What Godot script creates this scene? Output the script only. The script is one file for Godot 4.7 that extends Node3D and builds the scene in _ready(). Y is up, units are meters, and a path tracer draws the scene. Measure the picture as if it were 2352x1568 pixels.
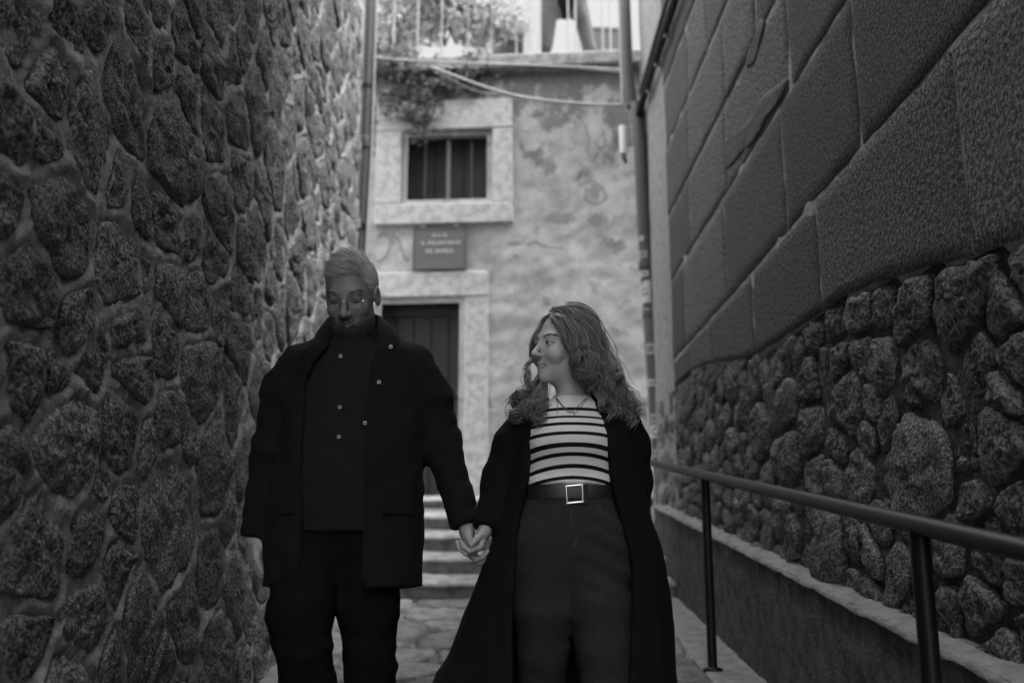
extends Node3D
# A narrow stone alley climbing to a doorway; a couple walks down it hand in hand. Black and white: every colour is a grey.

# ---------- lens: pixels are those of a 2352 x 1568 copy of the photograph ----------
const FOCAL := 2287.0
const CU := 1176.0
const CV := 784.0
const PITCH := 0.2181662      # 12.5 degrees up
const YAW := 0.0153663
const EYE := Vector3(0, 1.24, 0)
const SLOPE := 0.133455       # the lane climbs away from the camera
const XR := 1.39              # face of the right wall
var cam_r: Vector3
var cam_u: Vector3
var cam_f: Vector3
var rng := RandomNumberGenerator.new()
var noise := FastNoiseLite.new()
var noise2 := FastNoiseLite.new()
var M := {}
var T := {}
var names := {}
var t_start := 0

func ray(u: float, v: float) -> Vector3:
	return cam_f + cam_r * ((u - CU) / FOCAL) - cam_u * ((v - CV) / FOCAL)
func on_z(u: float, v: float, z: float) -> Vector3:
	var d := ray(u, v)
	return EYE + d * (z / d.z)
func on_x(u: float, v: float, x: float) -> Vector3:
	var d := ray(u, v)
	return EYE + d * (x / d.x)
func on_ground(u: float, v: float) -> Vector3:
	var d := ray(u, v)
	return EYE + d * (-EYE.y / (d.y + SLOPE * d.z))
func ground_y(z: float) -> float:
	return -SLOPE * z

# ---------- mesh building ----------
class MB:
	var v := PackedVector3Array()
	var uv := PackedVector2Array()
	var c := PackedColorArray()
	var idx := PackedInt32Array()
	var has_uv := false
	var has_c := false
	func p(q: Vector3) -> int:
		v.append(q)
		return v.size() - 1
	func pu(q: Vector3, t: Vector2) -> int:
		v.append(q)
		uv.append(t)
		has_uv = true
		return v.size() - 1
	func pc(q: Vector3, k: Color) -> int:
		v.append(q)
		c.append(k)
		has_c = true
		return v.size() - 1
	func tri(a: int, b: int, d: int) -> void:
		idx.append(a); idx.append(d); idx.append(b)
	func quad(a: int, b: int, d: int, e: int) -> void:
		tri(a, b, d)
		tri(a, d, e)
	func flip() -> void:
		for i in range(0, idx.size(), 3):
			var k := idx[i + 1]
			idx[i + 1] = idx[i + 2]
			idx[i + 2] = k
	func normals() -> PackedVector3Array:
		var n := PackedVector3Array()
		n.resize(v.size())
		for i in range(0, idx.size(), 3):
			var a := v[idx[i]]
			var f := (v[idx[i + 2]] - a).cross(v[idx[i + 1]] - a)
			n[idx[i]] += f
			n[idx[i + 1]] += f
			n[idx[i + 2]] += f
		for i in n.size():
			n[i] = n[i].normalized() if n[i].length_squared() > 1e-20 else Vector3.UP
		return n
	func split() -> void:
		var v2 := PackedVector3Array()
		var u2 := PackedVector2Array()
		var c2 := PackedColorArray()
		for i in idx.size():
			v2.append(v[idx[i]])
			if has_uv: u2.append(uv[idx[i]])
			if has_c: c2.append(c[idx[i]])
			idx[i] = i
		v = v2
		uv = u2
		c = c2
	func mesh(smooth := true) -> ArrayMesh:
		if not smooth:
			split()
		var a := []
		a.resize(Mesh.ARRAY_MAX)
		a[Mesh.ARRAY_VERTEX] = v
		a[Mesh.ARRAY_NORMAL] = normals()
		if has_uv: a[Mesh.ARRAY_TEX_UV] = uv
		if has_c: a[Mesh.ARRAY_COLOR] = c
		a[Mesh.ARRAY_INDEX] = idx
		var m := ArrayMesh.new()
		m.add_surface_from_arrays(Mesh.PRIMITIVE_TRIANGLES, a)
		return m

func numbered(called: String) -> String:
	if not names.has(called):
		names[called] = 0
		return called
	names[called] += 1
	return "%s_%03d" % [called, names[called]]

func put(called: String, mesh: Mesh, m: Material, parent: Node) -> MeshInstance3D:
	var o := MeshInstance3D.new()
	o.mesh = mesh
	o.material_override = m
	o.name = numbered(called) if parent == self else called
	parent.add_child(o, true)
	return o

func thing(called: String, label: String, category: String, at := Vector3.ZERO, turn := 0.0, group := "") -> Node3D:
	var o := Node3D.new()
	o.name = numbered(called)
	add_child(o)
	o.position = at
	o.rotation.y = turn
	tag(o, label, category, group)
	return o

func tag(o: Node, label: String, category: String, group := "") -> void:
	o.set_meta("label", label)
	o.set_meta("category", category)
	if group:
		o.set_meta("group", group)

func setting(called: String, mesh: Mesh, m: Material) -> MeshInstance3D:
	var o := put(called, mesh, m, self)
	o.set_meta("kind", "structure")
	return o

# box with chamfered edges
func box(b: MB, at: Vector3, size: Vector3, bevel := 0.004, turn := Basis.IDENTITY) -> void:
	var h := size * 0.5
	bevel = minf(bevel, minf(h.x, minf(h.y, h.z)) * 0.9)
	var id := {}
	for sx in [-1, 1]:
		for sy in [-1, 1]:
			for sz in [-1, 1]:
				for k in 3:
					var q := Vector3(sx * (h.x - bevel), sy * (h.y - bevel), sz * (h.z - bevel))
					q[k] = [sx, sy, sz][k] * h[k]
					id[[sx, sy, sz, k]] = b.p(at + turn * q)
	for k in 3:
		var i := (k + 1) % 3
		var j := (k + 2) % 3
		for s in [-1, 1]:
			var q := []
			for w in [[-1, -1], [1, -1], [1, 1], [-1, 1]]:
				var g := [0, 0, 0]
				g[k] = s
				g[i] = w[0]
				g[j] = w[1]
				q.append(id[g + [k]])
			if s > 0: b.quad(q[0], q[1], q[2], q[3])
			else: b.quad(q[3], q[2], q[1], q[0])
		for si in [-1, 1]:
			for sj in [-1, 1]:
				var g0 := [0, 0, 0]
				var g1 := [0, 0, 0]
				g0[i] = si; g0[j] = sj; g0[k] = -1
				g1[i] = si; g1[j] = sj; g1[k] = 1
				var q := [id[g0 + [i]], id[g0 + [j]], id[g1 + [j]], id[g1 + [i]]]
				if si * sj > 0: b.quad(q[0], q[1], q[2], q[3])
				else: b.quad(q[3], q[2], q[1], q[0])
	for sx in [-1, 1]:
		for sy in [-1, 1]:
			for sz in [-1, 1]:
				var g := [sx, sy, sz]
				if sx * sy * sz > 0: b.tri(id[g + [0]], id[g + [1]], id[g + [2]])
				else: b.tri(id[g + [0]], id[g + [2]], id[g + [1]])

func tube(b: MB, pts: Array, radii, sides := 8, caps := true, col = null) -> void:
	var n := pts.size()
	var t0: Vector3 = (pts[1] - pts[0]).normalized()
	var x: Vector3 = t0.cross(Vector3.UP if absf(t0.y) < 0.9 else Vector3.RIGHT).normalized()
	var first := b.v.size()
	for k in n:
		var t: Vector3 = (pts[mini(k + 1, n - 1)] - pts[maxi(k - 1, 0)]).normalized()
		x = (x - t * x.dot(t)).normalized()
		var y := t.cross(x)
		var r: float = radii[k] if radii is Array else radii
		for s in sides:
			var a := TAU * s / sides
			var q: Vector3 = pts[k] + (x * cos(a) + y * sin(a)) * r
			if col == null: b.p(q)
			else: b.pc(q, col)
	for k in n - 1:
		for s in sides:
			var s2 := (s + 1) % sides
			b.quad(first + k * sides + s, first + k * sides + s2, first + (k + 1) * sides + s2, first + (k + 1) * sides + s)
	if caps:
		for e in [0, n - 1]:
			var m: int
			if col == null: m = b.p(pts[e])
			else: m = b.pc(pts[e], col)
			for s in sides:
				var s2 := (s + 1) % sides
				if e == 0: b.tri(m, first + s2, first + s)
				else: b.tri(m, first + e * sides + s, first + e * sides + s2)

# Catmull-Rom through control points
func spline(c: Array, per := 6) -> Array:
	var out := []
	for i in c.size() - 1:
		var a: Vector3 = c[maxi(i - 1, 0)]
		var p: Vector3 = c[i]
		var q: Vector3 = c[i + 1]
		var d: Vector3 = c[mini(i + 2, c.size() - 1)]
		for k in per:
			out.append(p.cubic_interpolate(q, a, d, float(k) / per))
	out.append(c[-1])
	return out

# ---------- textures and materials ----------
func grey(l: float) -> Color:
	return Color(l, l, l).linear_to_srgb()

func noise_tex(sd: int, freq: float, octaves: int, ramp: Array, size := 768, kind := FastNoiseLite.TYPE_SIMPLEX_SMOOTH, gain := 0.55) -> NoiseTexture2D:
	var f := FastNoiseLite.new()
	f.seed = sd
	f.noise_type = kind
	f.frequency = freq
	f.fractal_octaves = octaves
	f.fractal_gain = gain
	f.fractal_type = FastNoiseLite.FRACTAL_FBM if octaves > 1 else FastNoiseLite.FRACTAL_NONE
	var t := NoiseTexture2D.new()
	t.width = size
	t.height = size
	t.seamless = true
	t.noise = f
	if ramp:
		var g := Gradient.new()
		g.offsets = PackedFloat32Array(ramp.map(func(e): return e[0]))
		g.colors = PackedColorArray(ramp.map(func(e): return grey(e[1])))
		t.color_ramp = g
	return t

func mat(called: String, l: float, rough := 0.9, spec := 0.3) -> StandardMaterial3D:
	var m := StandardMaterial3D.new()
	m.resource_name = called
	m.albedo_color = grey(l)
	m.roughness = rough
	m.metallic_specular = spec
	return m

# stone-like: world triplanar colour and relief
func rock(called: String, l: float, tex: Texture2D, scale: float, bump: Texture2D = null, depth := 0.0, rough := 0.92, planar := true) -> StandardMaterial3D:
	var m := mat(called, l, rough, 0.35)
	m.albedo_texture = tex
	if not planar:
		m.uv1_triplanar = true
		m.uv1_world_triplanar = true
		m.uv1_triplanar_sharpness = 4.0
	m.uv1_scale = Vector3.ONE * scale
	if bump:
		m.heightmap_enabled = true
		m.heightmap_texture = bump
		m.heightmap_scale = depth
	return m

func make_materials() -> void:
	# the ramps multiply the base colour
	T.granite = noise_tex(11, 0.028, 5, [[0.0, 0.10], [0.36, 0.20], [0.47, 0.40], [0.56, 0.62], [0.66, 0.95], [1.0, 1.0]], 1024, FastNoiseLite.TYPE_SIMPLEX_SMOOTH, 0.8)
	T.granite_h = noise_tex(12, 0.022, 5, [], 1024, FastNoiseLite.TYPE_SIMPLEX_SMOOTH, 0.75)
	T.pits_h = noise_tex(13, 0.045, 4, [], 1024, FastNoiseLite.TYPE_CELLULAR, 0.6)
	T.mortar = noise_tex(14, 0.006, 6, [[0.0, 0.55], [0.4, 0.75], [0.6, 0.9], [1.0, 1.0]], 1024, FastNoiseLite.TYPE_SIMPLEX_SMOOTH, 0.62)
	T.mortar_h = noise_tex(15, 0.02, 5, [], 768, FastNoiseLite.TYPE_SIMPLEX_SMOOTH, 0.6)
	T.flag = noise_tex(16, 0.005, 6, [[0.0, 0.4], [0.42, 0.62], [0.55, 0.85], [1.0, 1.0]], 1024, FastNoiseLite.TYPE_SIMPLEX_SMOOTH, 0.7)
	T.wool_h = noise_tex(17, 0.09, 3, [], 512)
	T.soft = noise_tex(18, 0.012, 4, [[0.0, 0.7], [1.0, 1.0]], 512)
	M.stone_l = []
	for k in 5:
		M.stone_l.append(rock("weathered_granite", [0.26, 0.31, 0.22, 0.35, 0.28][k], T.granite, [1.6, 1.9, 1.4, 1.7, 2.1][k], T.granite_h, 1.7, 0.92, false))
	M.mortar_l = rock("lime_mortar", 0.27, T.mortar, 1.6, T.mortar_h, 0.6)
	M.stone_r = []
	for k in 4:
		M.stone_r.append(rock("rubble_granite", [0.27, 0.34, 0.23, 0.38][k], T.granite, [1.5, 1.8, 1.3, 2.0][k], T.granite_h, 1.6, 0.92, false))
	M.joint_r = rock("dark_earthy_joint", 0.065, T.mortar, 1.1, T.mortar_h, 1.2)
	M.ashlar = []
	for k in 4:
		M.ashlar.append(rock("dressed_granite", [0.22, 0.18, 0.27, 0.20][k], T.granite, [1.5, 1.7, 1.35, 1.8][k], T.granite_h, 1.3))
	M.joint_a = rock("pointing_mortar", 0.40, T.mortar, 1.3, T.mortar_h, 0.5)
	M.fill_a = rock("dark_cement_fill", 0.10, T.mortar, 1.3, T.mortar_h, 0.3)
	M.quoin = rock("smooth_pale_render", 0.30, T.mortar, 1.6, T.mortar_h, 0.4)
	M.plinth = rock("cement_plinth", 0.14, T.flag, 1.6, T.granite_h, 1.4)
	M.ledge = rock("pale_cement_ledge", 0.26, T.mortar, 1.5, T.mortar_h, 0.4)
	M.flag = []
	for k in 4:
		M.flag.append(rock("worn_flagstone", [0.18, 0.22, 0.15, 0.20][k], T.flag, [0.9, 1.1, 0.8, 1.0][k], T.mortar_h, 0.7, 0.75))
	M.dirt = rock("joint_dirt", 0.13, T.flag, 1.4, T.granite_h, 1.0)
	M.step = rock("granite_step", 0.30, T.flag, 1.2, T.granite_h, 0.7, 0.8, false)
	M.frame = rock("pale_stone_frame", 0.54, T.mortar, 1.3, T.mortar_h, 0.35, 0.9, false)
	M.bar = mat("weathered_bar_paint", 0.18, 0.7)
	M.plain = mat("weathered_wall", 0.22, 0.95)
	M.earth = mat("packed_earth", 0.12, 0.95)
	M.black_metal = mat("black_painted_metal", 0.008, 0.45, 0.35)
	M.pipe = rock("grey_painted_pipe", 0.10, T.soft, 2.0, null, 0.0, 0.5, false)
	M.pipe_light = rock("pale_zinc_pipe", 0.36, T.soft, 2.0, null, 0.0, 0.5, false)
	M.door = rock("dark_door_paint", 0.035, T.soft, 3.0, T.wool_h, 0.1, 0.55, false)
	M.shutter = rock("dark_shutter_paint", 0.04, T.soft, 3.0, T.wool_h, 0.1, 0.6, false)
	M.glass = mat("dark_window_glass", 0.02, 0.08, 0.5)
	M.cable = mat("cable_sheath", 0.12, 0.6)
	M.cable_pale = mat("pale_cable_sheath", 0.30, 0.6)

# ---------- stones fitted between one another ----------
func clip(poly: PackedVector2Array, at: Vector2, n: Vector2) -> PackedVector2Array:
	var out := PackedVector2Array()
	for i in poly.size():
		var a := poly[i]
		var b := poly[(i + 1) % poly.size()]
		var da := (a - at).dot(n)
		var db := (b - at).dot(n)
		if da <= 0: out.append(a)
		if (da < 0) != (db < 0) and absf(da - db) > 1e-9: out.append(a.lerp(b, da / (da - db)))
	return out

# cells: each [centre, half size]; returns an outline per cell, with a gap between
func cells(seeds: Array, gap: float, aspect: float) -> Array:
	var out := []
	for i in seeds.size():
		var a: Vector2 = seeds[i][0]
		var h: Vector2 = seeds[i][1]
		var poly := PackedVector2Array([a + Vector2(-h.x, -h.y), a + Vector2(h.x, -h.y), a + Vector2(h.x, h.y), a + Vector2(-h.x, h.y)])
		for j in seeds.size():
			if j == i: continue
			var b: Vector2 = seeds[j][0]
			if absf(b.x - a.x) > 1.6 or absf(b.y - a.y) > 1.2: continue
			var d := b - a
			var n := Vector2(d.x / aspect, d.y * aspect)
			var ra: float = seeds[i][2]
			var rb: float = seeds[j][2]
			var f := ra / (ra + rb)
			poly = clip(poly, a + d * f - n.normalized() * gap * 0.5, n)
			if poly.size() < 3: break
		out.append(poly)
	return out

func rounded(poly: PackedVector2Array, times := 2, cut := 0.25) -> PackedVector2Array:
	for t in times:
		var q := PackedVector2Array()
		for i in poly.size():
			var a := poly[i]
			var b := poly[(i + 1) % poly.size()]
			q.append(a.lerp(b, cut))
			q.append(a.lerp(b, 1.0 - cut))
		poly = q
	return poly

# a stone with that outline; place(s, t, h) puts it in the world
func stone(poly: PackedVector2Array, place: Callable, sink: float, proud: float, dome: float, rough: float, rings := 6) -> ArrayMesh:
	var mid := Vector2.ZERO
	for q in poly: mid += q
	mid /= poly.size()
	# even steps round the outline
	var total := 0.0
	for i in poly.size(): total += poly[i].distance_to(poly[(i + 1) % poly.size()])
	var n := clampi(int(total / 0.035), 16, 60)
	var line := PackedVector2Array()
	var i := 0
	var left := 0.0
	var at := poly[0]
	for k in n:
		var want := total / n * k
		while left + at.distance_to(poly[(i + 1) % poly.size()]) < want:
			left += at.distance_to(poly[(i + 1) % poly.size()])
			i += 1
			at = poly[i % poly.size()]
		line.append(at.move_toward(poly[(i + 1) % poly.size()], want - left))
	var b := MB.new()
	var off := rng.randf() * 100.0
	var tilt := Vector2(rng.randf_range(-1, 1), rng.randf_range(-1, 1)) * rough * 1.2
	for r in rings + 1:
		var f: float = 1.0 if r == 0 else 1.0 - float(r - 1) / rings
		f = 1.0 if r == 0 else lerpf(0.965, 0.0, pow(float(r - 1) / (rings - 1), 1.15)) if r < rings else 0.0
		if r == rings:
			continue
		for k in n:
			var wob := 1.0 + 0.09 * noise.get_noise_2d(line[k].x * 9.0 + off, line[k].y * 9.0)
			var q := mid + (line[k] - mid) * f * wob
			var h := -sink
			if r > 0:
				h = proud + dome * (1.0 - f * f * f * f) - (0.35 * dome if r == 1 else 0.0)
				h += rough * (noise.get_noise_3d(q.x * 4.0, q.y * 4.0, off) + 0.7 * noise.get_noise_3d(q.x * 12.0, q.y * 12.0, off) + 0.5 * noise.get_noise_3d(q.x * 30.0, q.y * 30.0, off))
				h += (q - mid).dot(tilt)
			b.pu(place.call(q.x, q.y, h), Vector2(q.x + off, -q.y + h))
	var m := b.pu(place.call(mid.x, mid.y, proud + dome + rough * noise.get_noise_3d(mid.x * 5.0, mid.y * 5.0, off)), Vector2(mid.x + off, -mid.y))
	for r in rings - 1:
		for k in n:
			var k2 := (k + 1) % n
			b.quad(r * n + k, r * n + k2, (r + 1) * n + k2, (r + 1) * n + k)
	for k in n:
		b.tri((rings - 1) * n + k, (rings - 1) * n + (k + 1) % n, m)
	var out: Vector3 = place.call(mid.x, mid.y, 1.0) - place.call(mid.x, mid.y, 0.0)
	var f := (b.v[b.idx[-1]] - b.v[b.idx[-3]]).cross(b.v[b.idx[-2]] - b.v[b.idx[-3]])
	if f.dot(out) < 0:
		b.flip()
	return b.mesh()

# an uneven sheet; place(s, t, h)
func sheet(s0: float, s1: float, t0: float, t1: float, step: float, place: Callable, height: Callable, flip := false) -> MB:
	var b := MB.new()
	var ns := maxi(1, int(ceil((s1 - s0) / step)))
	var nt := maxi(1, int(ceil((t1 - t0) / step)))
	for j in nt + 1:
		for i in ns + 1:
			var s := lerpf(s0, s1, float(i) / ns)
			var t := lerpf(t0, t1, float(j) / nt)
			b.pu(place.call(s, t, height.call(s, t)), Vector2(s, -t))
	for j in nt:
		for i in ns:
			var a := j * (ns + 1) + i
			b.quad(a, a + 1, a + ns + 2, a + ns + 1)
	if flip: b.flip()
	return b

func _ready() -> void:
	t_start = Time.get_ticks_msec()
	rng.seed = 20
	noise.seed = 5
	noise.frequency = 1.0
	noise.fractal_octaves = 3
	noise2.seed = 9
	noise2.frequency = 1.0
	noise2.fractal_octaves = 4
	# ---- camera
	cam_f = Vector3(sin(YAW) * cos(PITCH), sin(PITCH), -cos(YAW) * cos(PITCH))
	cam_r = cam_f.cross(Vector3.UP).normalized()
	cam_u = cam_r.cross(cam_f)
	var cam := Camera3D.new()
	cam.name = "camera"
	cam.fov = rad_to_deg(2.0 * atan(CV / FOCAL))
	cam.near = 0.05
	cam.far = 400.0
	cam.transform = Transform3D(Basis(cam_r, cam_u, -cam_f), EYE)
	var lens := CameraAttributesPhysical.new()
	lens.frustum_focal_length = 35.0
	lens.frustum_focus_distance = 3.2
	lens.exposure_aperture = 1.8
	cam.attributes = lens
	add_child(cam)
	cam.current = true
	# ---- overcast sky
	var env := Environment.new()
	env.background_mode = Environment.BG_SKY
	var sm := ProceduralSkyMaterial.new()
	sm.sky_top_color = Color(0.93, 0.93, 0.93)
	sm.sky_horizon_color = Color(0.80, 0.80, 0.80)
	sm.sky_curve = 0.3
	sm.ground_bottom_color = Color(0.3, 0.3, 0.3)
	sm.ground_horizon_color = Color(0.5, 0.5, 0.5)
	var sky := Sky.new()
	sky.sky_material = sm
	env.sky = sky
	env.tonemap_mode = Environment.TONE_MAPPER_LINEAR
	env.tonemap_exposure = EXPOSURE
	env.sdfgi_enabled = true
	env.ssao_enabled = true
	env.ssil_enabled = true
	var we := WorldEnvironment.new()
	we.name = "daylight"
	we.environment = env
	add_child(we)
	# ---- the sun behind cloud, high above the upper end of the lane
	var sun := DirectionalLight3D.new()
	sun.name = "veiled_sun"
	sun.light_energy = 0.5
	sun.light_angular_distance = 18.0
	sun.light_color = Color(1, 1, 1)
	sun.shadow_enabled = true
	sun.look_at_from_position(Vector3(1.15, 3.0, 0.2), Vector3.ZERO)
	add_child(sun)
	make_materials()
	build_ground()
	build_left_wall()
	build_right_wall()
	build_house()
	build_terrace()
	build_pipes()
	build_railing()
	print("place built ", Time.get_ticks_msec() - t_start)
	build_people()
	print("people built ", Time.get_ticks_msec() - t_start)

const EXPOSURE := 6.4

# ---------- ground, flagstones, steps ----------
func build_ground() -> void:
	var prof := [Vector2(60, -8.0), Vector2(0.0, -0.03), Vector2(-7.42, 0.955), Vector2(-9.1, 1.72), Vector2(-9.9, 1.80), Vector2(-60, 2.4)]
	var b := MB.new()
	for q in prof:
		b.p(Vector3(-45, q.y, q.x))
		b.p(Vector3(45, q.y, q.x))
	for k in prof.size() - 1:
		b.quad(k * 2, k * 2 + 1, k * 2 + 3, k * 2 + 2)
	var g := setting("ground", b.mesh(false), M.earth)
	# flagstones of the lane
	var place := func(s: float, t: float, h: float) -> Vector3: return Vector3(s, ground_y(-t) + h, -t)
	var seeds := []
	var tries := 0
	while tries < 2500:
		tries += 1
		var q := Vector2(rng.randf_range(-1.25, 1.02), rng.randf_range(2.2, 7.38))
		var r := rng.randf_range(0.17, 0.3)
		var ok := true
		for e in seeds:
			var d: Vector2 = q - e[0]
			if Vector2(d.x / 1.25, d.y * 1.25).length() < (r + e[2]) * 0.82:
				ok = false
				break
		if ok: seeds.append([q, Vector2(0.55, 0.45), r])
	var polys := cells(seeds, 0.022, 1.2)
	for poly in polys:
		if poly.size() < 3: continue
		var fit := PackedVector2Array()
		for q in poly: fit.append(Vector2(clampf(q.x, -1.3, 1.06), clampf(q.y, 2.0, 7.36)))
		put("flagstone", stone(rounded(fit, 2, 0.16), place, 0.05, 0.0, 0.006, 0.012, 5), M.flag[rng.randi() % 4], g)
	# smooth gutter strip along the plinth
	var gs := sheet(1.02, 1.32, 2.0, 7.4, 0.05, place, func(s: float, t: float) -> float: return (-0.05 if s < 1.03 else 0.004) + 0.01 * noise.get_noise_2d(s * 6.0, t * 3.0) + 0.05 * maxf(0.0, s - 1.2))
	var gutter := setting("gutter_strip", gs.mesh(), M.ledge)
	# steps up to the house
	var st := thing("stone_steps", "worn granite steps climbing to the house door", "steps", Vector3(0, 0.98, -7.4))
	for k in 5:
		var y0 := 0.984 + k * 0.176 - 0.98
		var z0 := -0.42 * k
		var m := MB.new()
		var n := 48
		var rows := [[0.022, -0.06], [0.020, 0.072], [-0.010, 0.076], [-0.008, 0.106], [0.035, 0.119], [0.10, 0.128], [0.24, 0.148], [0.44, 0.172]]
		for i in n + 1:
			var x := lerpf(-1.4, 1.34, float(i) / n)
			for r in rows.size():
				var wear := 0.012 * noise.get_noise_2d(x * 2.5, k * 7.0 + 3.0) + 0.005 * noise.get_noise_2d(x * 9.0, k * 7.0 + r)
				var dz := 0.02 * noise.get_noise_2d(x * 1.7 + 40.0, k * 5.0) + (0.006 * noise.get_noise_2d(x * 12.0, r * 3.0 + k) if r < 5 else 0.0)
				m.p(Vector3(x, y0 + rows[r][1] + (wear if r > 1 else 0.0), z0 - rows[r][0] + (dz if r < 6 else 0.0)))
		for i in n:
			for r in rows.size() - 1:
				var a := i * rows.size() + r
				m.quad(a, a + rows.size(), a + rows.size() + 1, a + 1)
		put("step", m.mesh(), M.step, st)
	var ls := sheet(-6.0, 6.0, 9.3, 10.4, 0.12, func(s: float, t: float, h: float) -> Vector3: return Vector3(s, 1.815 + 0.03 * (t - 9.06) + h, -t), func(s: float, t: float) -> float: return 0.012 * noise.get_noise_2d(s * 3.0, t * 3.0))
	setting("upper_lane", ls.mesh(), M.flag[0])

# ---------- left wall: rough stones in smeared lime mortar ----------
func left_at(s: float, t: float, h: float) -> Vector3:
	return Vector3(-1.15 - 0.02 * (t - 0.7) + h, t, -s)

func build_left_wall() -> void:
	var w := thing("rubble_wall", "tall wall of rough stones set in smeared pale mortar, beside the man", "wall", Vector3(-1.3, 0.3, -5.0))
	w.position = Vector3.ZERO
	var top_px := [[580, 400, 190, 450], [760, 300, 120, 190], [810, 670, 240, 440], [875, 450, 95, 250], [868, 190, 120, 210], [1000, 320, 100, 230], [990, 600, 110, 310], [1110, 590, 120, 290], [1085, 300, 70, 200], [1190, 470, 110, 260], [1240, 230, 90, 230], [1025, 90, 140, 200], [735, 30, 130, 110], [645, 140, 80, 220], [400, 610, 240, 380], [540, 850, 110, 170], [250, 980, 280, 380], [560, 1230, 200, 340], [780, 1340, 100, 270], [622, 950, 60, 220], [780, 1060, 80, 230], [1010, 960, 180, 240], [880, 1090, 60, 150], [980, 1180, 110, 200], [1115, 790, 130, 190], [1280, 780, 110, 290], [1190, 1130, 95, 190], [900, 1410, 95, 190], [1000, 1415, 60, 150], [1105, 1360, 90, 200], [110, 1310, 220, 310], [340, 1540, 200, 180], [590, 1550, 190, 190], [230, 380, 190, 330], [120, 120, 180, 260], [310, 90, 150, 200], [470, 90, 120, 190], [60, 600, 130, 240], [200, 660, 130, 200], [1290, 1130, 60, 180], [1350, 970, 80, 200], [1300, 480, 70, 180], [1420, 780, 70, 210], [1350, 620, 80, 210], [1340, 330, 80, 200], [1400, 470, 60, 190], [1330, 120, 90, 210], [1200, 60, 110, 170], [1420, 150, 60, 190], [1440, 1010, 60, 190], [1230, 950, 90, 180], [1380, 1200, 70, 200], [20, 960, 120, 160]]
	var low_px := [[590, 120, 190, 230], [370, 60, 190, 140], [900, 180, 130, 280], [1055, 300, 120, 180], [260, 480, 310, 390], [540, 410, 150, 290], [740, 370, 100, 150], [848, 480, 40, 140], [950, 620, 160, 300], [420, 660, 60, 80], [532, 800, 110, 190], [750, 860, 230, 410], [120, 920, 260, 340], [345, 920, 150, 290], [940, 1010, 120, 300], [1050, 1140, 100, 290], [350, 1280, 190, 250], [585, 1290, 190, 290], [790, 1275, 140, 250], [955, 1460, 190, 240], [1160, 1050, 110, 290], [60, 1430, 130, 290], [1170, 1370, 90, 180], [640, 480, 80, 130], [100, 180, 190, 230], [230, 180, 90, 120], [700, 1500, 140, 120], [450, 1500, 170, 130], [1150, 760, 90, 210], [1010, 840, 80, 110]]
	var seeds := []
	for e in top_px + low_px:
		var low: bool = low_px.has(e)
		var k := 0.5022 if low else 0.498
		var dv := 781.0 if low else 0.0
		var a := on_x((e[0] - e[2] * 0.5) * k, e[1] * k + dv, -1.19)
		var b := on_x((e[0] + e[2] * 0.5) * k, e[1] * k + dv, -1.19)
		var c := on_x(e[0] * k, (e[1] - e[3] * 0.5) * k + dv, -1.19)
		var d := on_x(e[0] * k, (e[1] + e[3] * 0.5) * k + dv, -1.19)
		var m := on_x(e[0] * k, e[1] * k + dv, -1.19)
		var h := Vector2(absf(a.z - b.z) * 0.5 + 0.02, absf(c.y - d.y) * 0.5 + 0.02)
		seeds.append([Vector2((-a.z - b.z) * 0.5, m.y), h * 2.2, sqrt(h.x * h.y)])
	var known := seeds.size()
	var tries := 0
	while tries < 9000:
		tries += 1
		var q := Vector2(rng.randf_range(1.7, 9.0), rng.randf_range(0.1, 6.7))
		var r := rng.randf_range(0.1, 0.23)
		var ok := true
		for e in seeds:
			var d: Vector2 = q - e[0]
			if Vector2(d.x / 1.2, d.y * 1.2).length() < (r + e[2]) * 0.86:
				ok = false
				break
		if ok: seeds.append([q, Vector2(r * 3.6, r * 3.0), r])
	var polys := cells(seeds, 0.034, 1.1)
	var count := 0
	for i in polys.size():
		var poly: PackedVector2Array = polys[i]
		if poly.size() < 3: continue
		var c: Vector2 = seeds[i][0]
		var out := false
		# stones that the picture cannot show are left out
		var p := left_at(c.x, c.y, 0) - EYE
		var z := p.dot(cam_f)
		var pu := CU + FOCAL * p.dot(cam_r) / z
		var pv := CV - FOCAL * p.dot(cam_u) / z
		if pu < -160 or pv < -200 or pv > 1800 or c.x > 8.25 or c.y < ground_y(-c.x) - 0.15: out = true
		if out: continue
		var line := rounded(poly, 2, 0.15)
		var big: float = seeds[i][2]
		var st := put("stone", stone(line, left_at, 0.06, rng.randf_range(-0.008, 0.004), rng.randf_range(0.006, 0.018) * minf(1.0, big / 0.2), 0.018, 9), M.stone_l[rng.randi() % 5], w)
		count += 1
	print("left stones ", count)
	# mortar squeezed up into ridges along the joints
	var bins := {}
	for i in seeds.size():
		var c: Vector2 = seeds[i][0]
		for dx in [-1, 0, 1]:
			for dy in [-1, 0, 1]:
				var key := Vector2i(int(floor(c.x / 0.5)) + dx, int(floor(c.y / 0.5)) + dy)
				if not bins.has(key): bins[key] = []
				bins[key].append(i)
	var hgt := func(s: float, t: float) -> float:
		var p := Vector2(s, t)
		var own := -1
		var best := 1e9
		var near: Array = bins.get(Vector2i(int(floor(s / 0.5)), int(floor(t / 0.5))), [])
		for i in near:
			var d: float = (p - seeds[i][0]).length() / seeds[i][2]
			if d < best:
				best = d
				own = i
		var joint := 0.3
		if own >= 0:
			var a2: Vector2 = seeds[own][0]
			for j in near:
				if j == own: continue
				var d2: Vector2 = seeds[j][0] - a2
				var n2 := Vector2(d2.x / 1.1, d2.y * 1.1).normalized()
				joint = minf(joint, absf((p - a2 - d2 * (seeds[own][2] / (seeds[own][2] + seeds[j][2]))).dot(n2)))
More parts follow.
